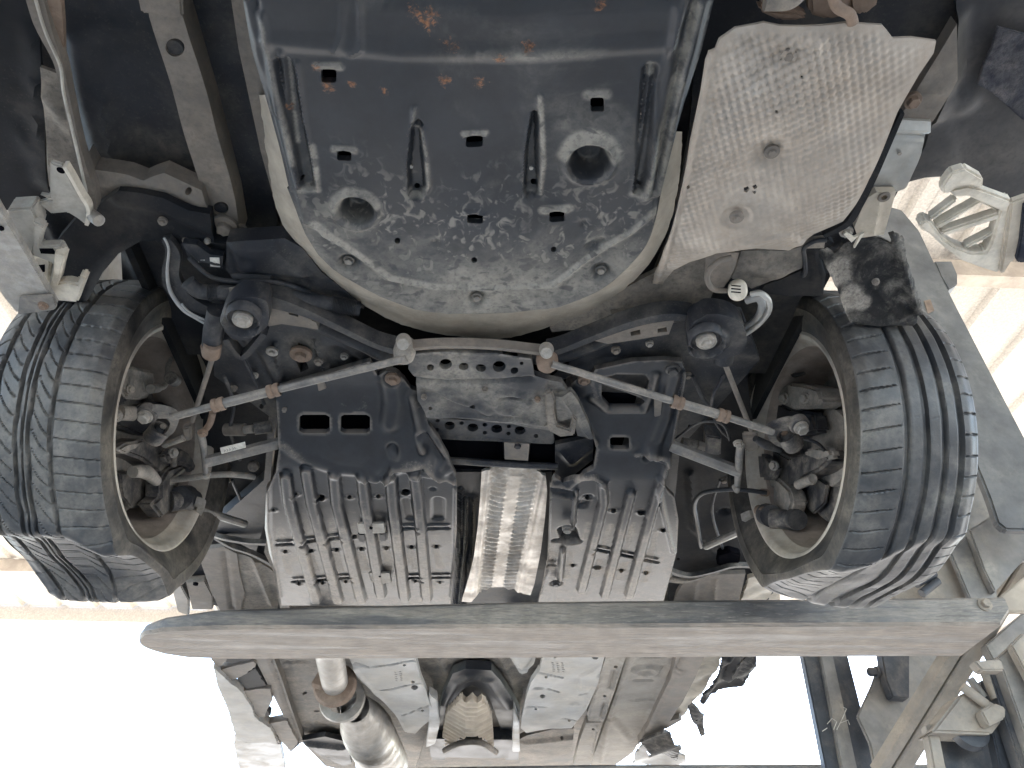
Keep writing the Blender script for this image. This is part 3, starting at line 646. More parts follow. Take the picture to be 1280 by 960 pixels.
hslab('corner_bracket', [(62, 203), (78, 208), (88, 224), (100, 246), (112, 256), (108, 283), (97, 274), (84, 266), (64, 268), (46, 254), (62, 250), (48, 244), (62, 246)], .885, .010, 'greyp')
MB().lathe(wv(76, 213, .8845), DOWN, [(0, .0055), (.001, .0045), (.001, 0)], 16).out('bracket_hole', 'hole', car)
strip('bracket_fold', [(80, 209), (90, 226), (101, 246), (110, 262), (108, 282)], .876, .005, 'white', th=.014)
ptube('retaining_pin', [(114, 268), (124, 276)], [.885, .872], .009, 'bolt')
# off-white bumper retainer
hslab('bumper_retainer', [(8, 262), (40, 260), (50, 282), (42, 314), (38, 330), (18, 295)], .865, .03, 'greyp')
hslab('bumper_retainer', [(40, 277), (57, 285), (51, 300), (50, 308), (76, 307), (82, 318), (76, 350), (63, 376), (60, 360), (66, 330), (40, 320)], .85, .016, 'greyp')
hslab('bumper_retainer', [(68, 316), (82, 320), (72, 358), (62, 374), (58, 372), (66, 344)], .84, .02, 'white')
hslab('bumper_retainer', [(64, 360), (72, 354), (84, 353), (96, 356), (100, 344), (109, 347), (97, 379), (62, 376)], .845, .018, 'white')
hslab('bumper_retainer', [(36, 322), (60, 318), (64, 330), (60, 362), (52, 350)], .862, .01, 'white')
for q in ([(49, 311), (66, 311), (70, 318), (51, 317)], [(45, 332), (56, 331), (56, 340), (48, 341)]): hslab('retainer_slot', q, .8485, .001, 'hole', bev=0)
bb = hslab('bumper_beam', [(-40, 190), (-2, 258), (36, 322), (71, 382), (20, 391), (4, 372), (-40, 300)], .815, .012, 'alloy', bev=.002)
hslab('beam_flange', [(24, 372), (66, 370), (71, 383), (68, 388), (22, 394)], .808, .006, 'armmetal', bb, .0015); pbolt(54, 382, .807, .0055, 'rusty', parent=bb)
pbolt(2, 284, .8145, .004, 'hole', parent=bb, washer=0)
# ------------------------------------------------------------------ canister cover, hose and brackets on the left
sheet('canister_cover', [(283, 302), (356, 298), (378, 310), (402, 341), (430, 362), (455, 386), (415, 374), (385, 369), (362, 361), (338, 349), (292, 347), (283, 338)], .90, 'black', car, [('rib', [(292, 346), (337, 347), (362, 359)], .006, .006), ('poly', [(288, 304), (345, 302), (390, 345), (300, 338)], .010, .012), ('disc', (308, 323), .008, -.003, .004), ('disc', (385, 352), .006, -.004, .003)], (), .007, .03)
sheet('hose_bracket', [(228, 304), (246, 306), (262, 318), (279, 320), (278, 336), (250, 333), (236, 324)], .905, 'black', car, [('rib', [(232, 308), (250, 325), (275, 330)], .006, .004)], (), .006, .012)
hslab('paper_label', [(262, 322), (274, 322.5), (275, 334), (263, 333)], .903, .001, 'sticker', bev=0); hslab('paper_label', [(247, 325), (256, 325), (256, 328), (248, 328)], .903, .001, 'sticker', bev=0)
hz = [.885, .882, .88, .88, .882, .885]
ptube('corrugated_hose', [(235, 352), (250, 364), (285, 366), (325, 369), (380, 374), (450, 386)], hz, .0125, 'hose', n=16)
b = MB()
for a0, a1 in ((262, 274), (299, 322), (416, 446)):
    for x in np.arange(a0, a1, 1.9):
        y = np.interp(x, [250, 285, 325, 380, 450], [364, 366, 369, 374, 386]); c = wv(x, y, .881); c2 = wv(x+2, np.interp(x+2, [250, 285, 325, 380, 450], [364, 366, 369, 374, 386]), .881)
        b.lathe(c, c2-c, [(-.0006, .012), (-.0003, .0142), (.0003, .0142), (.0006, .012)], 14)
tag(b.out('hose_ribs', 'hose', car), kind='stuff')
hslab('hose_clip', [(285, 360), (297, 359), (300, 373), (289, 374)], .865, .003, 'rail')
strip('arch_edge', [(207, 300), (216, 318), (213, 342), (219, 362), (236, 378), (262, 390), (282, 392)], [.91, .905, .90, .895, .885, .875, .87], [.014, .022, .026, .034, .032, .022, .02], 'black', th=.012)
ptube('arch_glint', [(205, 297), (211, 312), (209, 340), (213, 364), (228, 386), (244, 397), (257, 405)], [.908, .902, .895, .888, .88, .875, .87], [.002, .002, .0024, .0034, .0034, .0028, .002], 'painted', n=10)  # thin pale tubes painted in as highlights along the arch edge
ptube('arch_glint', [(227, 380), (238, 391), (256, 400)], .868, .0018, 'painted', n=8)

sheet('liner_backing', [(20, 258), (120, 255), (125, 300), (100, 360), (70, 380), (40, 330)], .955, 'liner', car, [('rib', [(60, 270), (90, 330)], .02, .01)], (), .012, .01)
sheet('arch_inner', [(151, 312), (225, 305), (240, 430), (205, 420), (176, 380), (153, 352)], 1.10, 'liner', car, [('rib', [(170, 320), (200, 400)], .03, .015)], (), .012, .01)
for px, h in (([(236, 322), (262, 345), (292, 352), (330, 356), (372, 366)], .895), ([(300, 352), (340, 352), (372, 360), (400, 372)], .892)):
    MB().tube(crom([tuple(wv(x, y, h)) for x, y in px], 5, False), .004, 8).out('wiring', 'hose', car)
for px, h in (([(280, 470), (292, 505), (288, 540), (300, 575)], .87), ([(300, 440), (318, 475), (330, 505)], .88), ([(905, 470), (890, 500), (896, 530), (912, 548)], .87), ([(866, 470), (880, 500), (900, 515)], .88), ([(290, 600), (305, 640), (300, 672)], .90), ([(900, 600), (890, 640), (905, 690)], .90)):
    MB().tube(crom([tuple(wv(x, y, h)) for x, y in px], 5, False), .0035, 8).out('brake_cable', 'hose', car)

# ------------------------------------------------------------------ rear subframe
sheet('subframe_shell', [(262, 385), (300, 372), (340, 378), (400, 400), (440, 422), (500, 446), (600, 446), (688, 450), (740, 432), (800, 404), (870, 392), (930, 400), (950, 450), (905, 500), (850, 560), (842, 640), (842, 700), (690, 700), (690, 620), (560, 610), (480, 500), (345, 520), (335, 640), (320, 690), (262, 660), (330, 600), (336, 520), (268, 470)], .895, 'black', car,
      [('rib', [(330, 440), (350, 480), (400, 500)], .014, .008), ('rib', [(395, 425), (410, 470), (414, 500)], .008, .012), ('rib', [(345, 430), (350, 470)], .008, .008), ('rib', [(700, 470), (760, 450), (830, 455)], .010, .010), ('rib', [(420, 440), (470, 470)], .02, -.01)],
      [('c', 327, 508, 3, 3), ('c', 862, 533, 2.5, 2.5), ('p', [(372, 428), (381, 432), (380, 445), (386, 460), (376, 466), (370, 452), (374, 440)])], .007, .03)
for x, y, r in ((340, 440, .006), (376, 443, .011), (833, 462, .009), (905, 445, .006)): pbolt(x, y, .885, r, 'rusty' if r > .008 else 'bolt', washer=1.8)
ptube('front_crossbar', [(318, 388), (360, 392), (400, 406), (450, 428), (500, 447), (590, 430), (680, 447), (745, 428), (800, 402), (850, 392)], [.90]*10, .014, 'black', n=14)
strip('subframe_flange', [(322, 376), (350, 381), (390, 395), (430, 414), (470, 433), (502, 442)], [.865, .86, .855, .85, .845, .84], [.030, .026, .016, .013, .012, .014], 'black', th=.03)
strip('subframe_flange', [(866, 398), (832, 397), (790, 406), (740, 424), (705, 438), (684, 444)], [.865, .86, .855, .85, .845, .84], [.012, .018, .016, .013, .012, .014], 'black', th=.03)
sheet('subframe_wing', [(330, 380), (352, 385), (370, 392), (395, 402), (398, 412), (372, 408), (352, 405), (336, 408)], .862, 'rail', car, [], [('p', [(360, 388), (372, 391), (373, 396), (361, 393)]), ('p', [(388, 396), (398, 400), (399, 404), (390, 401)])], .006, .02)
sheet('subframe_wing', [(742, 426), (790, 408), (830, 402), (846, 392), (836, 418), (800, 424), (760, 430)], .864, 'rail', car, [], [('p', [(788, 415), (800, 412), (801, 418), (789, 420)]), ('p', [(822, 411), (833, 409), (834, 415), (822, 416)])], .006, .02)
def bushing(px, py, h, r, outline, hh):
    e = sheet('subframe_ear', outline, hh, 'black', car, [('ring', (px, py), r*1.45, .012, r*.5), ('rib', [outline[0], outline[1]], .008, .004)], (), .0045, .035, curve=3)
    c = wv(px, py, h); b = MB(); b.lathe(c, DOWN, [(-.03, r*1.35), (-.004, r*1.35), (0, r*1.2), (-.006, r*1.1), (-.006, r*.8)], 36); b.out('bush_rubber', 'hose', e, 40)
    b = MB(); b.lathe(c, DOWN, [(-.01, r*.82), (.002, r*.80), (.004, r*.74), (.004, 0)], 30); b.out('washer', 'cast', e, 40)
    pbolt(px, py, h-.004, r*.42, 'bolt', parent=e, washer=1.5)
bushing(303, 400, .82, .0195, [(278, 388), (290, 374), (312, 371), (332, 376), (336, 392), (334, 408), (320, 420), (298, 426), (284, 418), (277, 403)], .838)
bushing(883, 427, .82, .0205, [(862, 408), (876, 395), (900, 393), (924, 402), (934, 424), (924, 442), (900, 449), (874, 446), (860, 436)], .838)
strip('ear_seam', [(282, 425), (292, 440), (305, 447), (330, 418)], .846, .010, 'black', th=.02)
# middle crossmember with its pierced plates
hole_row = [('c', 538, 458.5, 4.5, 4), ('c', 557, 455, 8, 6.5), ('c', 579.5, 459, 6.5, 4.8), ('c', 601, 460, 6.5, 4.8), ('c', 624, 457.5, 8.2, 6.6), ('c', 643, 463.5, 5, 4.2), ('c', 652, 454.5, 2.6, 2.2)]
cm = sheet('crossmember', [(513, 440), (560, 438), (620, 440), (664, 445), (668, 470), (702, 478), (716, 500), (714, 535), (690, 540), (640, 530), (560, 522), (534, 520), (522, 500), (520, 474), (510, 462)],
      lambda X, Y: .838+.10*np.clip((1.20-Y), -.02, .1)*.0, 'plastic2', car,
      [('fn', lambda X, Y: .002*np.sin(X*60)*np.sin(Y*50)), ('rib', [(515, 474), (560, 478), (620, 476), (664, 474)], .008, -.007), ('ring', (640, 504), .030, .006, .012), ('taper', [(625, 498), (650, 497), (662, 501)], (.006, .008), -.007, .005), ('flat', [(560, 492), (585, 500), (575, 485)], .018, .004, .014),
       ('disc', (645, 515), .012, .004, .006), ('rib', [(534, 518), (600, 521), (680, 530)], .008, .006), ('rib', [(530, 480), (575, 500), (610, 515)], .012, .005), ('rib', [(513, 441), (560, 439), (620, 441), (664, 446)], .006, .006)],
      hole_row+[('c', 590, 507, 4.2, 3), ('c', 538, 510, 2.4, 2)], .0045, .012)
strip('crossmember_lip', [(498, 440), (514, 437), (560, 434), (620, 436), (664, 441), (690, 444)], .834, [.010, .008, .007, .007, .008, .010], 'rail', th=.018)
low = sheet('pierced_bar', [(531, 522), (560, 524), (620, 527), (664, 530), (690, 534), (693, 553), (650, 552), (590, 549), (538, 548)], .850, 'black', car, [('rib', [(540, 547), (600, 549), (690, 553)], .004, .004)],
      [('c', 562, 532, 6.8, 5.2), ('c', 591, 534.5, 7, 5.2), ('c', 621, 536, 7, 5.2), ('c', 650, 538, 7, 5.2), ('c', 547, 526, 3, 2), ('c', 577, 529, 3, 2.2), ('c', 606, 531, 3, 2.2), ('c', 636, 533, 3, 2.2), ('c', 546, 537, 3, 2), ('c', 606, 541, 3, 2.2), ('c', 635.5, 542, 3, 2.2), ('c', 670, 545, 3, 2.4)], .005, .01)
flatbox('crossmember_dark_backing', -.16, .16, 1.06, 1.36, .895, .905, 'hole')  # black sheet paints the dark behind the piercings
for x, y, q in ((504, 428, 1), (683, 439, -1)):
    c = wv(x, y, .822); ax = Vector((.05*q, -.45, -.8)).normalized(); b = MB()
    b.lathe(c-ax*.012, ax, [(0, .012), (.004, .0125), (.014, .0105), (.020, .0102), (.0215, .009), (.0215, 0)], 24); b.out('stud', 'bolt', cm, 40)
    c2 = wv(x+1, y+17, .826); b = MB(); b.lathe(c2+Vector((0, 0, .03)), DOWN, [(0, .016), (.02, .019), (.034, .0165), (.040, .011), (.040, 0)], 28); b.out('link_boot', 'rusty' if q < 0 else 'cast', cm, 50)
hk = hslab('hanger_hook', [(681, 492), (690, 489), (694, 500), (692, 512), (697, 533), (712, 538), (716, 520), (722, 525), (718, 545), (700, 547), (686, 540), (682, 520)], .822, .010, 'floor2', bev=.003)
sheet('hook_plate', [(694, 495), (714, 490), (722, 500), (736, 530), (742, 548), (722, 545), (716, 522), (697, 528)], .832, 'plastic2', car, [('rib', [(700, 492), (715, 515), (738, 546)], .01, .006)], (), .006, .012)
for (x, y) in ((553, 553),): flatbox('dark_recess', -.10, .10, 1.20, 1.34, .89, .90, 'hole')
hslab('hanger_tab', [(628, 552), (664, 554), (662, 577), (629, 575)], .845, .006, 'rail'); pbolt(647, 556, .844, .007, 'floor', washer=0)
ptube('rear_tie_bar', [(556, 575), (600, 578), (650, 581), (697, 583)], .845, .0075, 'black', n=10)
# ------------------------------------------------------------------ stamped plastic under covers
def cover_z(y0, y1, h0, h1, h2):
    def f(X, Y):
        t = np.clip((Y-y0)/(y1-y0), 0, 1); t = t*t*(3-2*t)
        return h0+(h1-h0)*t+(h2-h1)*np.clip((Y-y1)/.65, 0, 1.2)
    return f
def band(p, w=(.0140, .0165), hgt=.013): return [('taper', p, w, hgt, .0065)]
def groove(a, b): return [('flat', [a, b], .0075, -.009, .004), ('rib', [(a[0], a[1]-5), (b[0], b[1]-5)], .006, .004)]
def pad(p, d=.0035): return [('poly', p, d, .006)]
zl = cover_z(1.13, 1.31, .872, .800, .815)
q4 = lambda x, y: (320+x/4.571, 560+y/4.571)
fe = []
for top, m_, bot in (((172, 150), (190, 300), (345, 860)), ((288, 115), (320, 300), (470, 860)), ((448, 135), (462, 300), (603, 860)), ((606, 140), (625, 300), (715, 830)), ((770, 125), (782, 300), (850, 850)), ((905, 110), (930, 300), (977, 850))):
    fe += band([q4(*top), q4(*m_), q4(*bot)])
for a, b_ in (((125, 555), (200, 550)), ((268, 540), (345, 528)), ((405, 525), (485, 512)), ((845, 462), (922, 460)), ((985, 462), (1095, 460)), ((215, 765), (275, 760)), ((345, 758), (410, 752)), ((482, 746), (545, 742)), ((880, 744), (945, 742)), ((1010, 742), (1100, 740))): fe += groove(q4(*a), q4(*b_))
fe += [('flat', [(470, 590), (500, 576), (545, 588)], .036, .016, .030), ('rib', [(480, 590), (492, 577), (530, 574), (550, 590), (568, 602)], .009, .010), ('rib', [(516, 495), (524, 530), (528, 560)], .018, .012), ('flat', [(528, 545), (548, 575)], .014, -.012, .010),
       ('rib', [(345, 545), (385, 575), (420, 588), (470, 592)], .022, .006), ('flat', [(488, 478), (492, 500), (488, 525)], .030, .010, .022), ('disc', (490, 472), .017, -.006, .006), ('disc', (491, 562), .013, -.010, .008),
       ('rib', [(571, 610), (570, 680), (564, 745)], .008, .010), ('rib', [(335, 600), (336, 660), (350, 745)], .010, .006), ('flat', [q4(1040, 300), q4(1040, 400)], .016, -.006, .006), ('flat', [q4(860, 300), q4(880, 400)], .012, -.005, .006),
       ('disc', q4(1010, 235), .009, -.005, .005)]
ho = [('r', 393, 530, 38, 23), ('r', 444, 530, 37, 23), ('c', 401, 622, 5.8, 4), ('c', 437, 621, 3.2, 2.4), ('c', 473, 620, 3.4, 2.5), ('c', 507, 615, 5.8, 4), ('c', 370, 617, 2.4, 2), ('c', 342, 637, 2.4, 1.8)]
ho += [('c', *q4(x, y), r, r*.75) for x, y, r in ((168, 590, 3), (313, 585, 3), (460, 580, 3), (602, 575, 3), (745, 570, 3), (888, 565, 3), (1030, 562, 3), (245, 775, 2.4), (380, 770, 2.4), (513, 762, 2.4), (910, 760, 2.2), (1050, 765, 2), (563, 505, 3.2))]
for h in ho[2:]: fe.append(('ring', (h[1], h[2]+.6), .0052+.0009*h[3], .0022, .0035))
pads = [([q4(x-2, y+22), q4(x+22, y+120)], .0125, 1.15) for x, y in ((168, 590), (313, 585), (460, 580), (602, 575), (745, 570), (888, 565), (1030, 562))]  # lower pads painted pale for the ground and sky light they catch
pads += [([q4(x-38, y-210), q4(x-14, y-55)], .013, .35) for x, y in ((168, 590), (313, 585), (460, 580), (590, 575), (735, 570))] + [([q4(x, 500), q4(x, 520)], .012, .4) for x in (880, 1030)]
pads += [([q4(*t), q4(*m_), q4(*b_)], .013, .42) for t, m_, b_ in (((172, 150), (190, 300), (345, 860)), ((288, 115), (320, 300), (470, 860)), ((448, 135), (462, 300), (603, 860)), ((606, 140), (625, 300), (715, 830)), ((770, 125), (782, 300), (850, 850)), ((905, 110), (930, 300), (977, 850)))]
cl = sheet('under_cover', [(345, 500), (348, 485), (400, 470), (440, 458), (462, 452), (472, 470), (482, 464), (494, 465), (505, 474), (513, 486), (526, 490), (531, 510), (535, 530), (548, 548), (560, 570), (569, 592), (571, 606), (571, 660), (566, 720), (563, 755), (500, 757), (420, 757), (352, 757), (345, 710), (336, 690), (331, 660), (333, 615), (345, 590), (349, 560)], zl, 'plastic', car, fe, ho, .0036, .010, dirt_light=pads+[([(345, 550), (385, 578), (420, 590)], .022, .7), ([(488, 588), (505, 574), (535, 576), (556, 598), (568, 604)], .016, .9), ([(520, 500), (524, 530)], .012, .5), ([(348, 505), (349, 560)], .006, .5), ([(570, 606), (570, 680)], .008, .6), ([(440, 470), (455, 505), (430, 512)], .022, .45), ([(478, 490), (484, 467), (498, 470)], .012, .7)])
tag(cl, 'left ribbed plastic under cover, dusty, with shade painted at its rear and light in front')
b = hslab('cover_bracket', [(446, 654), (481, 654), (483, 667), (448, 668)], .793, .005, 'greyp', cl); pbolt(464, 659, .7925, .004, 'hole', parent=cl, washer=0); hslab('bracket_tooth', [(447, 668), (457, 668), (457, 679), (448, 678)], .795, .012, 'black', cl); hslab('bracket_tooth', [(474, 668), (483, 667), (484, 677), (474, 678)], .795, .012, 'black', cl)
hslab('cover_bracket', [(460, 716), (488, 716), (490, 728), (476, 731), (464, 728)], .800, .005, 'greyp', cl); pbolt(475, 720, .7995, .003, 'hole', parent=cl, washer=0)
pbolt(491, 474, .858, .009, 'rusty', parent=cl, washer=1.6)
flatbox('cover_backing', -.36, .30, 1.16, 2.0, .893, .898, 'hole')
zr = cover_z(1.13, 1.33, .872, .805, .820)
q5 = lambda x, y: (560+x/4.571, 560+y/4.571)
fr = []
for top, m_, bot in (((882, 200), (888, 300), (762, 800)), ((1045, 250), (1032, 300), (895, 830)), ((1215, 170), (1170, 330), (1035, 830))): fr += band([q5(*top), q5(*m_), q5(*bot)], (.012, .015))
fr += band([q5(655, 575), q5(640, 740)], (.009, .010)) + band([q5(735, 240), q5(715, 430)], (.006, .007))
for a, b_ in (((840, 580), (915, 595)), ((985, 610), (1055, 625)), ((1120, 640), (1195, 655)), ((570, 668), (605, 672))): fr += groove(q5(*a), q5(*b_))
fr += [('flat', [q5(680, 470), q5(700, 530)], .024, -.020, .010), ('flat', [q5(620, 530), q5(740, 535)], .013, -.018, .008), ('disc', q5(680, 466), .016, .014, .005), ('disc', q5(618, 775), .020, -.012, .008), ('disc', q5(618, 775), .010, .010, .004),
       ('flat', [q5(600, 250), q5(690, 270)], .020, -.014, .010), ('flat', [q5(800, 280), q5(770, 330)], .014, -.006, .008), ('rib', [q5(590, 200), q5(640, 205), q5(690, 215), q5(760, 165), q5(830, 160), q5(900, 190)], .010, .010), ('rib', [q5(575, 300), q5(570, 500), q5(560, 700), q5(530, 830)], .006, .006),
       ('rib', [(740, 497), (760, 512), (805, 512), (815, 490), (820, 468)], .012, .008), ('rib', [(715, 500), (728, 530), (742, 550)], .016, .010), ('flat', [(842, 468), (830, 520), (815, 560)], .022, .008, .016), ('rib', [(857, 465), (850, 500), (840, 560)], .006, .008),
       ('flat', [(815, 562), (832, 570)], .020, .012, .016), ('rib', [(795, 567), (815, 560), (835, 568), (828, 595)], .008, .008), ('disc', (808, 573), .009, -.008, .006), ('disc', (729, 477), .014, -.006, .006), ('rib', [(836, 570), (824, 610), (830, 640), (842, 690)], .008, .008), ('rib', [(790, 560), (740, 556), (700, 562)], .02, .004),
       ('rib', [(0, 0), (1, 1)], .0001, 0)]
hr = [('p', [(751, 473), (770, 468), (806, 468), (812, 476), (808, 490), (798, 488), (760, 474)]), ('p', [(752, 480), (800, 497), (806, 500), (800, 508), (762, 508), (752, 498)]), ('r', 774.5, 553, 24, 13), ('c', *q5(945, 355), 3.6, 3), ('c', *q5(1105, 367), 5.2, 4), ('c', *q5(1228, 466), 3.6, 2.8), ('c', *q5(853, 682), 4.8, 3.2), ('c', *q5(990, 698), 3, 2.3), ('c', *q5(1130, 712), 3, 2.2), ('c', *q5(712, 670), 2.8, 2), ('c', *q5(797, 293), 3.2, 2.8), ('c', *q5(597, 640), 2, 1.4)]
for h in hr[3:]: fr.append(('ring', (h[1], h[2]+.6), .0052+.0009*h[3], .0022, .0035))
pads = [([q5(*a), q5(*b_)], .0125, k) for a, b_, k in (((930, 440), (890, 560), .8), ((1060, 430), (1010, 600), .8), ((1190, 480), (1150, 630), .8), ((870, 640), (840, 730), 1), ((1010, 660), (980, 750), 1), ((1150, 680), (1120, 760), .9), ((700, 600), (680, 740), .8), ((600, 600), (590, 730), .7), ((800, 430), (780, 520), .6))]  # pale strokes paint reflected light onto the pads
pads += [([q5(*t), q5(*m_), q5(*b_)], .013, .42) for t, m_, b_ in (((882, 230), (888, 300), (762, 800)), ((1045, 270), (1032, 300), (895, 830)), ((1215, 200), (1170, 330), (1035, 830)))]
cr_ = sheet('under_cover', [(709, 492), (714, 480), (724, 471), (738, 474), (744, 462), (790, 452), (830, 450), (852, 452), (857, 464), (853, 495), (845, 540), (838, 572), (828, 600), (833, 612), (843, 622), (848, 650), (846, 690), (838, 720), (828, 757), (760, 757), (672, 757), (678, 730), (684, 700), (686, 655), (688, 605), (693, 596), (703, 603), (718, 598), (742, 585), (746, 560), (742, 545), (728, 525), (715, 505)], zr, 'plastic', car, fr, hr, .0036, .010, dirt_light=pads+[([(694, 600), (720, 598), (745, 594), (758, 606), (760, 640)], .014, .9), ([(800, 570), (818, 562), (832, 568)], .012, .9), ([(716, 500), (728, 530), (740, 548)], .014, .9), ([(740, 478), (746, 500), (756, 512)], .010, .8), ([(786, 608), (770, 680)], .006, .6), ([(828, 600), (812, 660)], .006, .6)])
tag(cr_, 'right ribbed plastic under cover with a large window and round mounts')
pbolt(709, 661, .796, .009, 'armmetal', parent=cr_, washer=1.3); pbolt(695, 729, .803, .008, 'black', parent=cr_); pbolt(730, 476, .856, .007, 'rusty', parent=cr_, washer=1.6); pbolt(841, 462, .858, .009, 'black', parent=cr_, washer=1.5)
sheet('dark_web', [(694, 556), (742, 546), (741, 575), (716, 595), (703, 602), (694, 595)], .855, 'black', car, [('rib', [(696, 560), (715, 580), (738, 560)], .010, .004)], (), .008, .01)
# ------------------------------------------------------------------ tunnel heat shield between the covers
TC0, TC1 = W(643., 600., .85), W(622., 735., .85)
def txc(Y): return TC0[0]+(TC1[0]-TC0[0])*(Y-TC0[1])/(TC1[1]-TC0[1])
def zt(X, Y): return .842+.018*np.clip(1-((X-txc(Y))/.07)**2, 0, 1)
def ripple(X, Y):
    u = X-txc(Y); side_ = sstep(.012, .022, np.abs(u))*(1-sstep(.042, .052, np.abs(u)))
    return .0042*np.sin((Y+12*u*u)*2*np.pi/.0200+1.2*np.sin(Y*31)+.8*np.sign(u))*side_+.005*np.exp(-((np.abs(u)-.056)/.005)**2)+.0012*np.sin(X*160+Y*60)*np.sin(Y*140)*side_
tsl = sheet('tunnel_heat_shield', [(602, 590), (612, 585), (640, 584), (668, 586), (682, 594), (684, 615), (681, 650), (676, 690), (668, 730), (663, 744), (652, 741), (643, 737), (620, 734), (603, 737), (595, 744), (590, 752), (577, 752), (586, 722), (592, 698), (597, 660), (600, 625)], zt, 'shield2', car,
      [('fn', ripple), ('rib', [(612, 604), (622, 596), (650, 594), (672, 598)], .006, .004), ('disc', (641, 589), .003, .002, .002)], (), .0026, .006)
tag(tsl, 'bright silver tunnel heat shield with rippled sides')
tr_ = sheet('tunnel_side', [(560, 590), (690, 590), (690, 757), (555, 757), (566, 720), (571, 660), (571, 610)], .885, 'black', car, [('rib', [(584, 620), (582, 680), (574, 757)], .009, .014), ('rib', [(592, 620), (590, 680), (582, 757)], .008, .010), ('rib', [(577, 610), (576, 680), (568, 757)], .006, .008)], (), .007, .02)
# ------------------------------------------------------------------ links and arms, left
def arm(name, a, b_, wd, ht, m='armmetal', parent=car, bev=.3, up=(0, -.5, .85)): return MB().beam(a, b_, wd, ht, up, bev).out(name, m, parent, 35)
def toe_link(pts, m='armmetal'):
    """pts: inner end, collar, collar, outer end as (px, py, h)"""
    a, b_, c_, d_ = [wv(*p) for p in pts]
    l = arm('toe_link', a, b_, .0132, .0115, m)
    mb = MB(); mb.beam(b_, c_, .0180, .0155, (0, -.5, .85), .35); o = mb.out('turnbuckle', m, l, 35)
    for s, t in ((b_, c_), (c_, b_)):
        u = (t-s).normalized(); mb = MB(); mb.lathe(s-u*.009, u, [(0, .0106), (.002, .0122), (.008, .0122), (.0085, .0108), (.012, .0108), (.0125, .0122), (.019, .0122), (.021, .0106)], 10); mb.out('locking_collar', 'rusty', l, 40)
    arm('link_end', c_, d_, .0132, .0118, m, l)
    return l
tl = toe_link([(508, 448, .815), (343, 488, .795), (272, 506, .775), (214, 522, .765)])
tr2 = toe_link([(690, 455, .818), (846, 503, .800), (905, 520, .785), (966, 540, .775)])
for l, sx, e in ((tl, -1, [(181, 521), (203, 521), (213, 528), (200, 541), (184, 536)]), (tr2, 1, [])):
    pass
def joint(cx, cy, h, r, parent, sx):
    """clevis of the outer link end: upper ear with bolt, rubber bush in its eye below"""
    c = wv(cx, cy, h); ax = Vector((.10*sx, -.30, -.95)).normalized()
    mb = MB(); mb.lathe(c-ax*.004, ax, [(-.012, .0), (-.012, r*1.55), (-.002, r*1.62), (.003, r*1.45), (.003, 0)], 28); mb.out('link_ear', 'darkcast', parent, 40)
    MB().bolt(c+ax*.002, ax, r*.92, r*.75, 1.25).out('bolt', 'bolt', parent, 30)
    return c, ax
def bush(px, py, h, axis, ro, wd, parent, mo='darkcast', mi='cast'):
    c = wv(px, py, h); a = Vector(axis).normalized(); eye('bush_eye', c, a, ro, ro*.74, wd, mo, parent)
    mb = MB(); mb.lathe(c-a*wd*.62, a, [(0, ro*.30), (0, ro*.42), (wd*.2, ro*.62), (wd*.3, ro*.73), (wd*.94, ro*.73), (wd*1.04, ro*.62), (wd*1.24, ro*.42), (wd*1.24, ro*.30)], 26, closed=True); mb.out('bush_rubber', 'hose', parent, 50)
    mb = MB(); mb.lathe(c-a*wd*.7, a, [(0, 0), (0, ro*.30), (wd*1.4, ro*.30), (wd*1.4, 0)], 18); mb.out('bush_sleeve', mi, parent, 40)
joint(182, 520, .765, .0108, tl, -1)
strip('link_fork', [(180, 520), (196, 518), (212, 521), (217, 530), (212, 541), (200, 548)], [.772, .770, .770, .772, .776, .782], [.020, .026, .020, .012, .010, .008], 'armmetal', tl, th=.012)
bush(196, 542, .785, (.62, -.62, .3), .0185, .030, tl)
joint(1001, 534, .772, .0112, tr2, 1)
strip('link_fork', [(1000, 534), (985, 533), (968, 538), (966, 548), (974, 556), (990, 562)], [.78, .778, .778, .78, .784, .79], [.022, .028, .022, .012, .010, .008], 'darkcast', tr2, th=.012)
bush(988, 551, .792, (-.62, -.62, .3), .0190, .032, tr2, mi='rusty')
# lower arms
la = arm('lower_arm', wv(352, 553, .835), wv(258, 577, .785), .026, .022, 'armmetal'); tag(la, 'lower left arm with a small paper sticker')
lb = hslab('arm_sticker', [(275, 560), (306, 552.5), (307.5, 559.5), (277, 567.5)], .7895, .0008, 'sticker', la, 0)
for i, (x, y) in enumerate(((281, 563.5), (284, 563), (287.5, 562), (291, 561.4), (294, 560.6))):
    strip('sticker_mark', [(x-.8, y-1.8), (x+.9, y-.4), (x-.4, y+1.6)] if i % 2 else [(x-.9, y-1.6), (x-.2, y+1.8), (x+1, y-1)], .789, .0007, 'ink', lb, th=.0003, curve=0)
ra = arm('lower_arm', wv(838, 557, .835), wv(925, 590, .79), .026, .022, 'armmetal')
l2 = arm('camber_arm', wv(306, 655, .845), wv(236, 633, .800), .018, .016, 'armmetal'); r2 = arm('camber_arm', wv(882, 683, .850), wv(952, 652, .80), .018, .016, 'armmetal')
strip('arm_clip', [(243, 631), (251, 634), (247, 644)], .792, .014, 'bolt', l2, th=.016); strip('arm_clip', [(930, 652), (941, 648), (945, 658)], .792, .014, 'bolt', r2, th=.016)
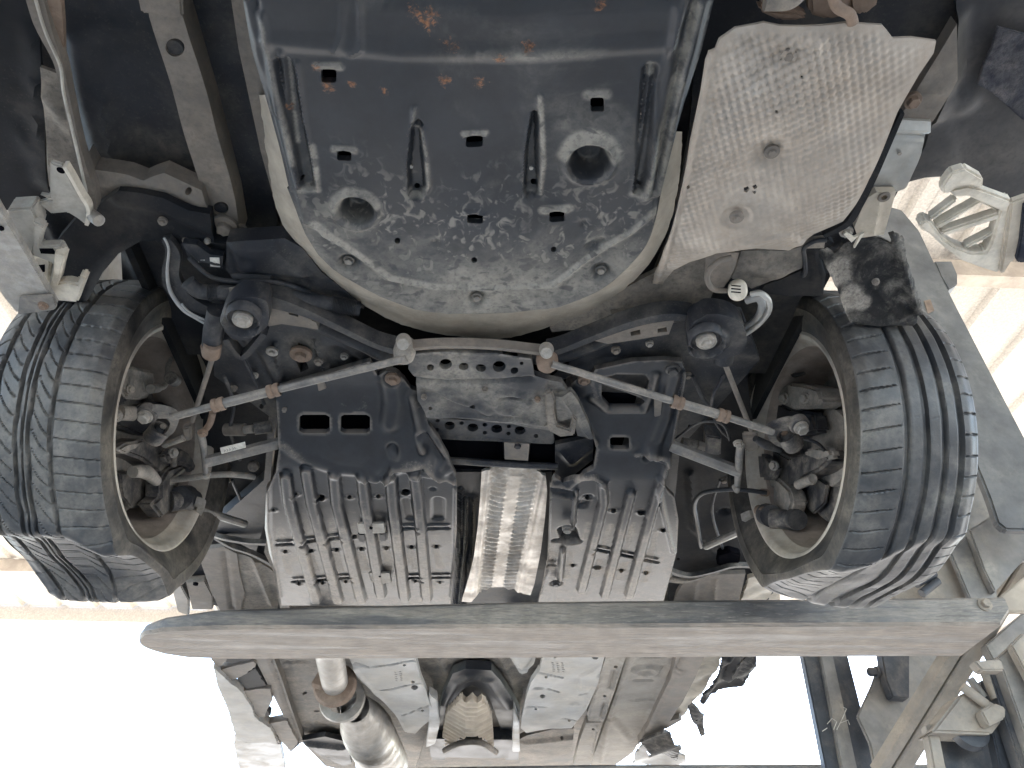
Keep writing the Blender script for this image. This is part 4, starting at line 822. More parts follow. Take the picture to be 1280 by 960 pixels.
# stabiliser drop links, rods and dampers
ptube('damper_rod', [(268, 440), (240, 527)], [.85, .815], .0046, 'rail', curve=0); ptube('damper_rod', [(905, 452), (943, 548)], [.85, .815], .0046, 'rail', curve=0)
d_ = MB().tube([wv(272, 388, .868), wv(267, 412, .86), wv(264, 440, .85)], [.0165, .0165, .0165], 24).out('damper_body', 'hose', car)
MB().tube([wv(266, 430, .846), wv(264, 444, .842)], .0145, 20).out('damper_boot', 'rusty', d_); MB().tube([wv(255, 432, .846), wv(257, 444, .842)], .006, 12).out('boot_nipple', 'rusty', d_)
d_ = MB().tube([wv(908, 400, .868), wv(907, 430, .86), wv(904, 452, .85)], .0165, 24).out('damper_body', 'black', car)
lk = ptube('drop_link', [(250, 540), (254, 556), (256, 576), (257, 597)], [.80, .795, .79, .785], [.0075, .0068, .0058, .0050], 'armmetal'); MB().bolt(wv(253, 542, .790), DOWN, .006, .004, 1.5).out('bolt', 'rusty', lk, 30); ptube('link_stub', [(253, 541), (262, 530), (266, 515)], [.80, .81, .82], .006, 'rusty', lk)
MB().lathe(wv(257, 597, .778), (0, -.3, -.9), [(-.012, .0), (-.012, .007), (0, .0055), (.001, 0)], 14).out('link_nut', 'bolt', lk, 40)
lk = ptube('drop_link', [(926, 556), (924, 570), (923, 590), (921, 614)], [.80, .795, .79, .785], [.0075, .0075, .0072, .0055], 'armmetal'); MB().bolt(wv(923, 555, .790), DOWN, .0065, .004, 1.4).out('bolt', 'cast', lk, 30)
MB().lathe(wv(921, 613, .776), (0, -.3, -.9), [(-.012, .0), (-.012, .007), (0, .0055), (.001, 0)], 14).out('link_nut', 'bolt', lk, 40)
hslab('rod_clamp', [(929, 546), (948, 546), (950, 562), (934, 566), (930, 558)], .805, .014, 'rail')
hslab('rod_clamp', [(228, 536), (238, 534), (240, 551), (230, 553)], .80, .014, 'rail'); arm('arm_stub', wv(205, 556, .80), wv(230, 547, .80), .012, .012, 'cast')
ptube('stabiliser_bar', [(215, 600), (240, 597), (262, 594), (290, 593), (318, 596)], [.80, .80, .805, .815, .83], .0062, 'cast'); ptube('stabiliser_bar', [(958, 616), (925, 612), (895, 613), (876, 618), (868, 632), (872, 658), (876, 684)], [.805, .81, .82, .83, .84, .85, .86], .0048, 'black')
ptube('brake_hose', [(1000, 548), (1020, 553), (1032, 565), (1036, 578)], [.80, .79, .79, .80], .003, 'hose'); ptube('wiring', [(845, 548), (870, 530), (890, 527), (905, 532), (912, 550)], [.86, .85, .845, .845, .85], .0025, 'black')
ptube('link_rubber', [(944, 548), (958, 556), (975, 562)], [.80, .798, .80], [.006, .009, .006], 'hose')
b = MB(); b.tube([wv(282, 537, .87), wv(306, 537, .865)], .0125, 18); b.out('arm_bush', 'rail', car); MB().tube([wv(306, 537, .865), wv(318, 536, .862)], .0085, 14).out('bush_nut', 'cast', car); MB().tube([wv(318, 536, .862), wv(340, 533, .87)], .012, 14).out('bush_bracket', 'darkcast', car)
b = MB(); b.tube([wv(852, 554, .87), wv(872, 558, .865)], .0125, 18); b.out('arm_bush', 'darkcast', car); MB().tube([wv(872, 556, .862), wv(880, 558, .86)], .0095, 6).out('bush_nut', 'rail', car); hslab('bush_bracket', [(882, 545), (902, 548), (901, 570), (882, 568)], .865, .03, 'darkcast')
MB().lathe(wv(316, 584, .86), (0, -.5, -.8), [(-.01, 0), (-.01, .012), (0, .011), (.003, .006), (.003, 0)], 20).out('cup_plug', 'darkcast', car)
# ------------------------------------------------------------------ hub carriers and brakes
def carrier(side, hub):
    cx = WC[side][0]+side*.045
    k = empty('hub_carrier', tuple(WC[side]), car)
    for nm, px, dx, th, m in hub['slabs']: xslab(nm, px, cx+side*dx, th, m, k, .006)
    for nm, px, py, dx, r, m in hub['bolts']:
        MB().bolt(Vector(WX(np.array(float(px)), np.array(float(py)), cx+side*dx)), (-side, -.5, -.35), r, None, 1.4).out(nm, m, k, 30)
    for nm, pts, dx, r, m in hub['tubes']:
        q = [tuple(WX(np.array(float(a)), np.array(float(b__)), cx+side*(dx if not isinstance(dx, list) else dx[i]))) for i, (a, b__) in enumerate(pts)]
        MB().tube(crom(q, 4, False) if len(q) > 2 else q, r if not isinstance(r, list) else list(np.interp(np.linspace(0, 1, (len(q)-1)*4+1 if len(q) > 2 else len(q)), np.linspace(0, 1, len(r)), r)), 16).out(nm, m, k, 60)
    return k
carrier(-1, dict(slabs=[
    ('brake_caliper', [(152, 463), (163, 456), (180, 461), (193, 463), (195, 476), (190, 496), (176, 500), (160, 499), (152, 486)], .000, .05, 'cast'),
    ('caliper_bridge', [(148, 452), (156, 449), (163, 456), (167, 462), (155, 466), (149, 462)], .012, .03, 'cast'),
    ('caliper_rib', [(175, 470), (180, 470), (186, 492), (181, 494)], -.004, .01, 'cast'), ('caliper_rib', [(162, 468), (172, 470), (168, 492), (160, 490)], -.003, .01, 'cast'),
    ('caliper_foot', [(146, 492), (158, 492), (162, 504), (150, 508), (146, 503)], .01, .03, 'darkcast'),
    ('carrier_upper', [(146, 520), (165, 512), (182, 505), (205, 503), (225, 512), (228, 530), (215, 545), (180, 545), (150, 535)], .020, .04, 'black'),
    ('carrier_body', [(148, 560), (168, 552), (180, 548), (198, 556), (212, 570), (228, 580), (242, 590), (232, 606), (226, 615), (213, 612), (206, 600), (196, 588), (180, 575), (160, 568)], .000, .045, 'darkcast'),
    ('carrier_horn', [(146, 562), (160, 553), (176, 551), (177, 556), (170, 563), (158, 568)], -.004, .02, 'cast'),
    ('carrier_leg', [(202, 602), (212, 585), (226, 580), (238, 584), (224, 594), (220, 610), (222, 624), (213, 640), (204, 648), (198, 640), (190, 630), (202, 620)], -.012, .035, 'darkcast'),
    ('carrier_lip', [(214, 596), (230, 582), (238, 583), (235, 590), (222, 598), (219, 610), (213, 610)], -.016, .012, 'cast'),
    ('arm_shackle', [(208, 570), (214, 562), (228, 560), (240, 568), (246, 582), (242, 592), (238, 584), (226, 580), (212, 579)], -.030, .02, 'darkcast'),
    ('backing_plate', [(150, 590), (172, 588), (188, 600), (190, 618), (178, 634), (165, 636), (154, 622)], .030, .008, 'darkcast')],
    bolts=[('bolt', 217, 566, -.034, .0075, 'bolt'), ('bolt', 163, 487, -.006, .006, 'cast'), ('bolt', 146, 520, .0, .008, 'cast'), ('bolt', 247, 646, .03, .005, 'darkcast')],
    tubes=[('brake_line', [(190, 486), (204, 484), (209, 474), (210, 458), (215, 449), (223, 450)], -.01, .005, 'cast'), ('line_nut', [(188, 486), (197, 485)], -.012, .009, 'cast'), ('slide_boot', [(213, 472), (219, 476)], -.02, .013, 'darkcast'),
           ('hub_bush', [(212, 627), (238, 624)], [-.01, -.04], .0215, 'darkcast'), ('bush_lip', [(226, 622), (234, 621)], -.032, .0245, 'hose'), ('bush_lip', [(236, 622), (243, 623)], -.042, .017, 'hose'),
           ('axle_boot', [(166, 590), (182, 590), (196, 602)], [.0, -.006, -.012], [.011, .014, .010], 'cast'), ('upper_bush', [(150, 516), (166, 517)], [.0, -.012], .014, 'cast'), ('shackle_pin', [(217, 566), (217, 583)], -.026, .006, 'darkcast')]))
carrier(1, dict(slabs=[
    ('brake_caliper', [(976, 484), (986, 478), (1010, 482), (1022, 486), (1026, 500), (1020, 510), (990, 512), (975, 505), (970, 494)], .000, .05, 'cast'),
    ('caliper_bridge', [(950, 470), (966, 464), (972, 470), (970, 490), (962, 497), (952, 492)], -.006, .02, 'cast'),
    ('caliper_clip', [(981, 464), (986, 463), (990, 467), (1004, 464), (1006, 468), (992, 472), (984, 470)], .01, .006, 'hose'),
    ('carrier_upper', [(920, 478), (945, 482), (958, 495), (985, 510), (1015, 516), (1020, 540), (990, 548), (955, 535), (925, 520)], .004, .03, 'black'),
    ('carrier_body', [(935, 565), (965, 560), (985, 572), (1005, 566), (1030, 562), (1038, 575), (1020, 590), (1005, 596), (990, 610), (975, 604), (962, 590), (945, 590)], .000, .045, 'darkcast'),
    ('carrier_horn', [(1004, 562), (1018, 558), (1036, 560), (1040, 572), (1022, 578), (1006, 572)], -.004, .02, 'cast'),
    ('carrier_leg', [(950, 596), (960, 592), (974, 600), (986, 612), (990, 628), (984, 645), (968, 646), (966, 628), (966, 612), (956, 606)], -.012, .035, 'cast'),
    ('arm_shackle', [(926, 575), (940, 566), (956, 568), (968, 584), (962, 600), (944, 600), (934, 596)], -.030, .02, 'darkcast'),
    ('shackle_plate', [(938, 576), (944, 572), (946, 590), (942, 606), (935, 595)], -.034, .01, 'rusty'),
    ('backing_plate', [(1000, 600), (1020, 595), (1034, 605), (1030, 630), (1016, 643), (1002, 632), (995, 615)], .030, .008, 'darkcast')],
    bolts=[('bolt', 967, 582, -.034, .0075, 'bolt'), ('bolt', 980, 498, -.006, .009, 'cast'), ('bolt', 1006, 498, -.004, .008, 'cast'), ('bolt', 960, 490, -.012, .008, 'cast'), ('bolt', 1014, 600, .0, .007, 'cast')],
    tubes=[('hub_bush', [(964, 648), (992, 650)], [-.035, .0], .0205, 'darkcast'), ('bush_lip', [(958, 643), (964, 645)], -.036, .0235, 'hose'), ('bush_lip', [(992, 648), (997, 650)], .0, .021, 'hose'), ('bush_nut', [(949, 638), (958, 640)], -.045, .012, 'rusty'),
           ('slide_pin', [(998, 606), (1016, 598)], -.004, [.010, .009], 'cast'), ('axle_tube', [(958, 616), (938, 614)], -.03, .008, 'rusty'), ('brake_line', [(972, 478), (974, 468), (968, 462), (956, 470)], -.008, .004, 'cast')]))
for s, y in ((-1, 575), (1, 585)):
    p = [WX(np.array(float(x)), np.array(float(y)), s*v) for x, v in (((250, .50)) if s < 0 else (920, .50), ((225, .60)) if s < 0 else (960, .60))]

# small fixings about the subframe and arms
for x, y, h, r, m_ in ((318, 470, .885, .005, 'bolt'), (292, 486, .885, .005, 'rail'), (398, 452, .885, .006, 'rail'), (430, 446, .885, .005, 'armmetal'), (812, 430, .882, .005, 'bolt'), (770, 438, .882, .006, 'rail'), (860, 470, .885, .005, 'rail'), (905, 428, .85, .004, 'bolt'), (530, 497, .83, .004, 'rail'), (606, 488, .83, .004, 'rail'), (672, 500, .83, .004, 'rusty'), (300, 640, .93, .007, 'rail'), (285, 600, .93, .006, 'rail'), (905, 600, .93, .007, 'rail'), (880, 560, .93, .006, 'rail')):
    pbolt(x, y, h, r, m_)
for q, h in (([(396, 478), (404, 476), (408, 486), (398, 490)], .868), ([(352, 512), (358, 511), (358, 535), (352, 536)], .850), ([(818, 500), (828, 498), (826, 520), (818, 522)], .850)):
    hslab('cover_clip', q, h, .006, 'rail', car, .0015)
# ------------------------------------------------------------------ muffler heat shield and the right rear corner
HS = [(881, 73), (885, 62), (894, 61), (899, 49), (919, 35), (955, 28), (975, 32), (1003, 33), (1031, 32), (1057, 29), (1103, 32), (1110, 40), (1116, 48), (1140, 47), (1170, 51), (1167, 66), (1149, 93), (1122, 141), (1103, 188), (1086, 224), (1070, 256), (1054, 277), (1017, 293), (1000, 306), (986, 313), (968, 312), (945, 311), (927, 313), (895, 317), (862, 328), (842, 338), (831, 350), (825, 364), (814, 361), (818, 343), (830, 310), (841, 280), (850, 240), (862, 175), (875, 112)]
hc = W(985., 175., .82)
def zs(X, Y): return .797+.8*((X-hc[0]-.02)**2)+.9*((Y-hc[1])**2)+.006*np.sin(X*24)*np.sin(Y*22+1)
HW_ = W([p[0] for p in HS+HS[:1]], [p[1] for p in HS+HS[:1]], zs)
def quilt(X, Y):
    u, v = (X*.97+Y*.24), (Y*.97-X*.24); k = .55+.45*np.sin(X*17+2)*np.sin(Y*15+1)
    d = np.hypot(X-hc[0], Y-hc[1]); k = k*(.65+.35*sstep(.02, .10, d))
    D, _ = segd(X, Y, HW_); k = k*sstep(.002, .016, D)
    return .0019*k*(1.25-3.0*np.clip(X-hc[0], -.1, .15))*(np.sin(u*2*np.pi/.0112)*np.sin(v*2*np.pi/.0135))+.0007*np.sin(Y*41+X*33)
hs = sheet('heat_shield', HS, zs, 'shield', car, [('fn', quilt), ('rib', [(886, 66), (876, 115), (862, 180), (850, 243), (838, 290), (820, 350)], .010, .006), ('rib', [(975, 55), (1000, 56), (1025, 58)], .008, .003), ('disc', (921, 272), .022, -.003, .006), ('disc', (985, 70), .020, -.003, .008), ('disc', (963, 190), .030, -.007, .022), ('rib', [(940, 60), (960, 80), (950, 95)], .02, -.004), ('rib', [(1000, 304), (985, 295), (960, 300), (930, 306)], .012, .004)],
           [('p', [(930, 235), (935, 233), (937, 237), (934, 241), (930, 240)]), ('p', [(940, 233), (945, 231), (947, 235), (943, 237)]), ('p', [(940, 240), (945, 239), (944, 243)]), ('c', 971, 140, 2.2, 2.2), ('c', 1003, 98, 1.6, 1.6), ('c', 860, 233, 2.4, 2.4)], .0021, .004)
tag(hs, 'large pale quilted heat shield over the muffler')
for x, y, h in ((985, 70, .812), (921, 272, .803), (965, 190, .803)): pbolt(x, y, h, .0052, 'rail', parent=hs, washer=1.8)
sheet('muffler_bay', [(870, 60), (905, -40), (1200, -40), (1195, 100), (1165, 150), (1120, 240), (1070, 300), (1000, 320), (900, 330), (840, 365), (800, 380), (835, 300), (860, 180)], .955, 'floor', car, [('rib', [(1120, 150), (1160, 60)], .02, .012)], (), .014, .01)
strip('shield_shadow', [(1128, 142), (1108, 186), (1092, 222), (1076, 254), (1060, 280), (1030, 296)], [.865, .86, .86, .86, .862, .865], [.006, .009, .010, .011, .011, .008], 'liner', th=.012)  # dark strip painted in as the shadow along the shield's edge
sheet('side_rail', [(1120, 156), (1128, 150), (1164, 152), (1158, 170), (1146, 202), (1130, 236), (1118, 241), (1088, 245), (1106, 190)], .90, 'foil', car, [('rib', [(1118, 160), (1160, 161)], .010, .008), ('rib', [(1114, 172), (1157, 172)], .007, -.006), ('rib', [(1150, 190), (1132, 232)], .008, .004)], (), .006, .02)
sheet('side_rail_rear', [(1118, 158), (1146, 112), (1172, 70), (1196, 30), (1197, 100), (1180, 130), (1166, 152)], .905, 'rail', car, [('rib', [(1150, 118), (1185, 114)], .006, .004)], (), .008, .02)
pbolt(1141, 126, .897, .008, 'rusty', washer=1.4); pbolt(1124, 191, .897, .003, 'bolt', washer=0)
sheet('rail_bracket', [(1085, 247), (1096, 240), (1120, 240), (1112, 268), (1105, 293), (1073, 298), (1068, 284), (1077, 262)], .885, 'cream', car, [('rib', [(1100, 243), (1092, 292)], .006, .003)], [('c', 1105, 246, 4, 4)], .005, .012)
MB().lathe(wv(1105, 246, .882), DOWN, [(0, .009), (.002, .008), (.002, .004), (0, .004)], 18).out('grommet', 'rail', car)
strip('torn_edge', [(1056, 292), (1066, 300), (1078, 292), (1068, 310)], .872, [.004, .010, .006, .002], 'white', th=.004, curve=0)
bs = sheet('bumper_skin', [(1130, 229), (1155, 221), (1188, 221), (1217, 229), (1240, 240), (1262, 249), (1340, 252), (1340, -80), (1190, -80), (1195, 0), (1188, 98), (1166, 146), (1156, 180), (1145, 205)], .935, 'bumperin', car, [('rib', [(1196, 20), (1190, 95), (1168, 145)], .018, .014), ('disc', (1203, 125), .03, .008, .02), ('poly', [(1150, 165), (1185, 140), (1196, 175), (1190, 215), (1135, 226)], .003, .008)], (), .010, .006)
hslab('torn_felt', [(1247, 34), (1262, 38), (1300, 48), (1300, 155), (1278, 150), (1258, 132), (1240, 116), (1222, 106), (1230, 80), (1240, 60)], .915, .006, 'crusty', bs, .001)
for i, (p, m_) in enumerate((([(948, -30), (1000, -30), (999, 8), (985, 14), (962, 11), (950, 2)], 'rail'), ([(948, 6), (975, 13), (999, 14), (1012, 22), (1000, 27), (975, 27), (962, 21), (950, 16)], 'rusty'), ([(1010, -30), (1060, -30), (1063, 10), (1055, 22), (1035, 26), (1012, 19)], 'rusty'), ([(1058, -30), (1102, -30), (1101, 4), (1092, 12), (1080, 21), (1062, 15)], 'rusty'))):
    hslab('muffler_hanger', p, .83+.006*i, .02, m_, car, .004)
ptube('hanger_rod', [(1040, -10), (1046, 8), (1062, 18), (1066, 29)], .815, .006, 'rusty'); ptube('hanger_rod', [(956, 4), (985, 3), (1000, -8)], .82, .008, 'floor2')
# white bumper retainer, right
q8 = lambda pts: [(880+x/3.2, 210+y/3.2) for x, y in pts]
wr_ = hslab('bumper_retainer', q8([(860, 232), (880, 212), (905, 212), (925, 240), (960, 285), (1010, 318), (1075, 342), (1128, 340), (1150, 300), (1180, 190), (1200, 140), (1236, 132), (1230, 200), (1192, 400), (1180, 424), (1110, 402), (1030, 372), (960, 318), (900, 262), (870, 252)]), .830, .022, 'white', car, .003)
tag(wr_, 'off-white plastic bumper retainer hanging loose at the right corner')
for p, h in (([(950, 75), (990, 20), (1050, 2), (1120, 42), (1116, 88), (1060, 72), (1000, 84), (988, 106), (955, 106)], .820), ([(985, 100), (1000, 84), (1060, 72), (1118, 90), (1236, 134), (1212, 184), (1085, 128), (1050, 112), (1015, 124)], .826), ([(900, 206), (1008, 124), (1020, 134), (918, 216)], .834), ([(925, 232), (1110, 128), (1180, 165), (1180, 178), (1108, 142), (942, 246)], .836), ([(946, 258), (1186, 178), (1184, 206), (958, 278)], .832), ([(1040, 318), (1168, 252), (1166, 266), (1052, 328)], .834)):
    hslab('retainer_rib', q8(p), h, .016, 'white', wr_, .003)
hslab('corner_trim', q8([(1228, 140), (1300, 115), (1300, 250), (1250, 350), (1200, 428), (1184, 422), (1200, 330)]), .822, .012, 'cream', car, .003)
hslab('corner_trim', q8([(1282, 150), (1300, 140), (1300, 380), (1262, 382), (1250, 372), (1266, 300)]), .815, .010, 'crusty', car, .002)
# splash guard
sg = sheet('splash_guard', q8([(460, 336), (472, 324), (500, 330), (520, 344), (560, 302), (620, 282), (700, 282), (740, 284), (735, 252), (752, 247), (775, 262), (800, 284), (804, 345), (830, 430), (865, 530), (862, 570), (848, 622), (780, 632), (720, 634), (650, 632), (600, 620), (572, 592), (552, 540), (536, 490), (510, 435), (480, 380)]), lambda X, Y: .875-.25*(Y-.95), 'flap', car,
      [('rib', [(1112, 292), (1124, 312), (1134, 350), (1148, 385)], .016, .014), ('rib', [(1030, 335), (1046, 368), (1056, 398)], .012, .008), ('rib', [(1060, 398), (1100, 403), (1140, 402)], .010, .008), ('disc', (1093, 354), .010, .004, .006), ('rib', [(1093, 356), (1125, 395)], .012, .005), ('fn', lambda X, Y: .0015*np.sin(X*70+Y*30)*np.sin(Y*80)), ('flat', [(1060, 330), (1090, 320)], .03, -.006, .02)], (), .0042, .006, jig=.0006)
tag(sg, 'worn black splash guard with a dusty pale patch'); pbolt(1095, 353, .862, .004, 'rail', parent=sg)
sheet('inner_liner', q8([(110, 440), (150, 332), (330, 332), (400, 312), (440, 290), (486, 286), (480, 320), (402, 322), (392, 400), (300, 440), (190, 482)]), .90, 'floor2', car, [('rib', q8([(160, 400), (300, 420)]), .02, .006)], (), .007, .01)
sheet('arch_lip', q8([(392, 322), (440, 296), (500, 286), (520, 300), (470, 330), (462, 345), (486, 420), (474, 500), (440, 512), (330, 512), (230, 500), (240, 470), (310, 445), (400, 405)]), .915, 'liner', car, [('rib', q8([(395, 325), (398, 400), (410, 430)]), .006, .006), ('rib', q8([(440, 330), (470, 430), (465, 500)]), .010, .006)], (), .006, .012)
ptube('lip_bead', q8([(392, 432), (404, 420), (402, 360), (400, 322), (440, 294), (490, 288)]), .895, .0035, 'black', n=8); pbolt(1058, 290, .885, .007, 'bolt'); 
hslab('exhaust_hanger', q8([(0, 358), (50, 336), (148, 334), (128, 400), (110, 440), (80, 482), (20, 482), (0, 440)]), .862, .004, 'rail')
ptube('hanger_loop', q8([(110, 358), (60, 372), (20, 410), (14, 450), (40, 486), (90, 490)]), [.85, .846, .844, .844, .846, .85], .0042, 'rail')
c_ = wv(922, 363, .842); b = MB(); b.lathe(c_, (-.25, -.45, -.7), [(-.022, 0), (-.022, .012), (-.018, .0145), (.010, .0145), (.014, .012), (.014, 0)], 28); hm = b.out('hanger_mount', 'white', car, 40)
for k in (-1, 0, 1): strip('mount_slot', [(914, 361+4*k), (926, 362+4*k)], .823, .002, 'hole', hm, th=.0008, curve=0)
sp = [.868, .862, .858, .862, .87, .88]
ptube('spring_end', q8([(190, 505), (225, 500), (258, 530), (255, 580), (200, 640), (120, 688)]), sp, .0048, 'foil', n=14); ptube('spring_end', q8([(170, 530), (215, 520), (232, 550), (215, 600), (170, 635), (120, 655)]), [s+.012 for s in sp], .0065, 'painted', n=14)
MB().tube([wv(904, 388, .862), wv(909, 402, .865), wv(914, 416, .868)], [.012, .014, .016], 18).out('spring_seat', 'painted', car)
sheet('rear_beam', [(680, 392), (720, 385), (760, 372), (800, 350), (830, 335), (880, 322), (900, 345), (880, 392), (830, 393), (770, 404), (720, 412), (690, 415)], .915, 'floor2', car, [('rib', [(765, 382), (820, 384), (865, 390)], .008, .006), ('disc', (748, 402), .010, .004, .005), ('disc', (788, 398), .010, .004, .005), ('rib', [(760, 385), (775, 402)], .008, .006)], [('c', 823, 394, 8, 6)], .006, .01)
# ------------------------------------------------------------------ side floors between the covers and the wheels
sheet('side_floor', [(250, 590), (258, 460), (350, 480), (352, 700), (350, 765), (300, 765), (236, 748), (215, 725), (225, 690), (250, 640)], .945, 'liner', car, [('rib', [(275, 600), (285, 650), (310, 680)], .014, .012), ('disc', (300, 625), .02, -.01, .01)], (), .009, .01)
sheet('side_floor', [(830, 470), (930, 440), (945, 560), (950, 640), (955, 690), (974, 740), (975, 765), (836, 765)], .945, 'liner', car, [('rib', [(862, 590), (868, 660), (900, 690)], .014, .012), ('disc', (905, 640), .02, -.01, .01)], (), .009, .01)
strip('floor_lip', [(257, 662), (266, 670), (280, 675), (312, 680), (345, 681)], [.90, .89, .88, .875, .87], [.008, .012, .012, .010, .014], 'plastic2', th=.012)
strip('floor_lip', [(257, 666), (272, 676), (290, 686), (312, 693), (332, 703), (350, 714)], [.90, .89, .88, .875, .87, .865], [.008, .010, .010, .010, .012, .014], 'plastic2', th=.012)
sheet('cover_flank', [(333, 610), (345, 600), (352, 700), (362, 760), (350, 760), (342, 715), (330, 690), (335, 665)], .84, 'floor2', car, [('rib', [(338, 640), (345, 700)], .008, .005)], [('c', 341, 637, 2.4, 2), ('c', 321, 669, 3, 2.4)], .006, .012)
strip('floor_lip', [(838, 716), (862, 722), (892, 716), (920, 709), (962, 711)], [.86, .862, .868, .875, .88], [.014, .014, .010, .012, .010], 'plastic2', th=.012)
strip('floor_lip', [(836, 726), (858, 728), (880, 722), (900, 716)], [.855, .857, .865, .87], [.020, .014, .010, .006], 'floor2', th=.012)
hslab('black_clip', [(898, 694), (912, 690), (926, 694), (924, 708), (908, 712), (896, 706)], .885, .02, 'hole'); pbolt(848, 698, .858, .004, 'hole', washer=0); pbolt(838, 719, .85, .004, 'floor2')
sheet('side_panel', [(248, 694), (262, 686), (280, 684), (296, 692), (300, 720), (306, 742), (300, 765), (276, 765), (262, 735)], .905, 'rail', car, [('rib', [(280, 690), (290, 760)], .010, -.006)], (), .008, .012)
sheet('side_panel', [(284, 688), (312, 696), (336, 710), (350, 722), (350, 745), (346, 765), (296, 765), (300, 735)], .91, 'floor2', car, [('rib', [(318, 700), (340, 755)], .012, .008), ('disc', (305, 712), .01, .004, .006)], (), .008, .012)
hslab('sill_end', [(212, 726), (222, 724), (236, 750), (236, 770), (222, 765)], .93, .02, 'mast'); hslab('sill_end', [(232, 728), (256, 726), (266, 745), (266, 762), (240, 762)], .925, .02, 'rail'); pbolt(245, 728, .92, .008, 'hole', washer=0)
sheet('side_panel', [(846, 742), (852, 732), (868, 720), (900, 718), (932, 717), (926, 742), (920, 765), (840, 765)], .90, 'rail', car, [('rib', [(870, 728), (866, 760)], .010, .006), ('rib', [(895, 724), (892, 760)], .008, .006)], (), .008, .012)
sheet('sill_cover', [(930, 742), (936, 724), (956, 716), (965, 722), (975, 742), (972, 765), (920, 765)], .905, 'cream', car, [('fn', lambda X, Y: .004*np.sin(X*80)*np.sin(Y*60))], (), .006, .012, jig=.001)
ptube('arch_rubber', [(956, 752), (966, 738), (974, 728)], .91, .006, 'hose')
# ------------------------------------------------------------------ front floor beyond the fork
q6 = lambda pts: [(240+x/3.368, 720+y/3.368) for x, y in pts]
q7 = lambda pts: [(560+x/3.368, 720+y/3.368) for x, y in pts]
sheet('floor_pan', q6([(330, 240), (560, 240), (560, 430), (640, 640), (670, 700), (690, 830), (560, 800), (455, 690), (370, 470)]), .835, 'floor2', car, [('rib', q6([(350, 310), (380, 380)]), .02, .008), ('flat', q6([(400, 330), (470, 330)]), .022, .006, .008), ('flat', q6([(400, 360), (480, 360)]), .012, -.006, .006), ('flat', q6([(505, 620), (600, 660)]), .05, -.006, .02), ('rib', q6([(395, 300), (520, 640)]), .012, .004), ('rib', q6([(450, 690), (560, 680), (650, 690)]), .03, .012)], [('c', 381, 866, 3, 1.6), ('c', 396, 889, 4, 1.2)], .012, .02)
sheet('floor_pan', q6([(465, 692), (560, 676), (650, 698), (672, 790), (640, 800), (560, 768), (500, 730)]), .80, 'black', car, [('rib', q6([(490, 700), (640, 716)]), .03, .02)], (), .012, .02)
sheet('sill_rail', q6([(205, 240), (305, 240), (330, 308), (380, 440), (420, 560), (468, 700), (440, 712), (370, 560), (290, 400)]), .80, 'rail', car, [('rib', q6([(318, 310), (450, 690)]), .012, -.008)], (), .012, .03)
fb = MB().tube([wv(*q6([(545, 210)])[0], .79), wv(*q6([(580, 330)])[0], .78), wv(*q6([(602, 452)])[0], .775)], .042, 28).out('exhaust_pipe', 'exhaust', car, 60)
c1, c2 = wv(*q6([(560, 470)])[0], .775), wv(*q6([(640, 600)])[0], .775); ax = (c2-c1).normalized()
b = MB(); b.lathe(wv(*q6([(604, 462)])[0], .772), ax, [(-.03, .03), (-.02, .062), (-.005, .070), (.0, .066), (.02, .056), (.03, .050)], 30); fl_ = b.out('exhaust_flange', 'rusty', fb, 40)
b = MB(); b.lathe(wv(*q6([(630, 512)])[0], .772), ax, [(0, .05), (.002, .075), (.014, .078), (.018, .06), (.05, .052), (.075, .058), (.08, .06), (.10, .055)], 30); b.out('exhaust_flange', 'exhaust', fb, 40)
b = MB(); b.lathe(wv(*q6([(560, 470)])[0], .765), (-.3, .2, -.9), [(-.04, .0), (-.04, .040), (.0, .046), (.012, .040), (.012, 0)], 10); b.out('flange_ear', 'rusty', fb, 30)
b = MB(); d0 = wv(*q6([(690, 560)])[0], .775); d1 = wv(*q6([(850, 860)])[0], .79); ax2 = (d1-d0); L_ = ax2.length; ax2.normalize()
b.lathe(d0, ax2, [(-.02, .05), (.02, .058), (L_*.16, .088), (L_*.26, .098), (L_*.7, .100), (L_*.82, .090), (L_*.95, .06), (L_*1.1, .055)], 40); cat = b.out('catalyst', 'exhaust', fb, 50)
sheet('floor_cover', q6([(610, 230), (905, 230), (932, 308), (962, 420), (1000, 520), (1026, 588), (990, 615), (940, 664), (905, 660), (850, 575), (790, 510), (720, 450), (680, 390)]), .795, 'floorcover', car,
      [('flat', q6([(760, 383), (938, 356)]), .006, -.008, .004), ('flat', q6([(800, 481), (960, 452)]), .006, -.008, .004), ('flat', q6([(880, 590), (1000, 546)]), .005, -.008, .004), ('rib', q6([(690, 372), (735, 384)]), .012, -.01), ('rib', q6([(930, 310), (1020, 580)]), .010, .006), ('rib', q6([(680, 390), (760, 480), (900, 650)]), .012, .006), ('rib', q6([(835, 325), (875, 330)]), .006, .003), ('fn', lambda X, Y: .002*np.sin(X*30)*np.sin(Y*25))],
      [('c', *q6([(675, 312)])[0], 3.8, 2.2), ('c', *q6([(895, 376)])[0], 2.2, 1.3), ('c', *q6([(930, 446)])[0], 2.8, 1.7), ('c', *q6([(937, 471)])[0], 4.4, 3), ('c', *q6([(970, 569)])[0], 2, 1.2)], .008, .02)
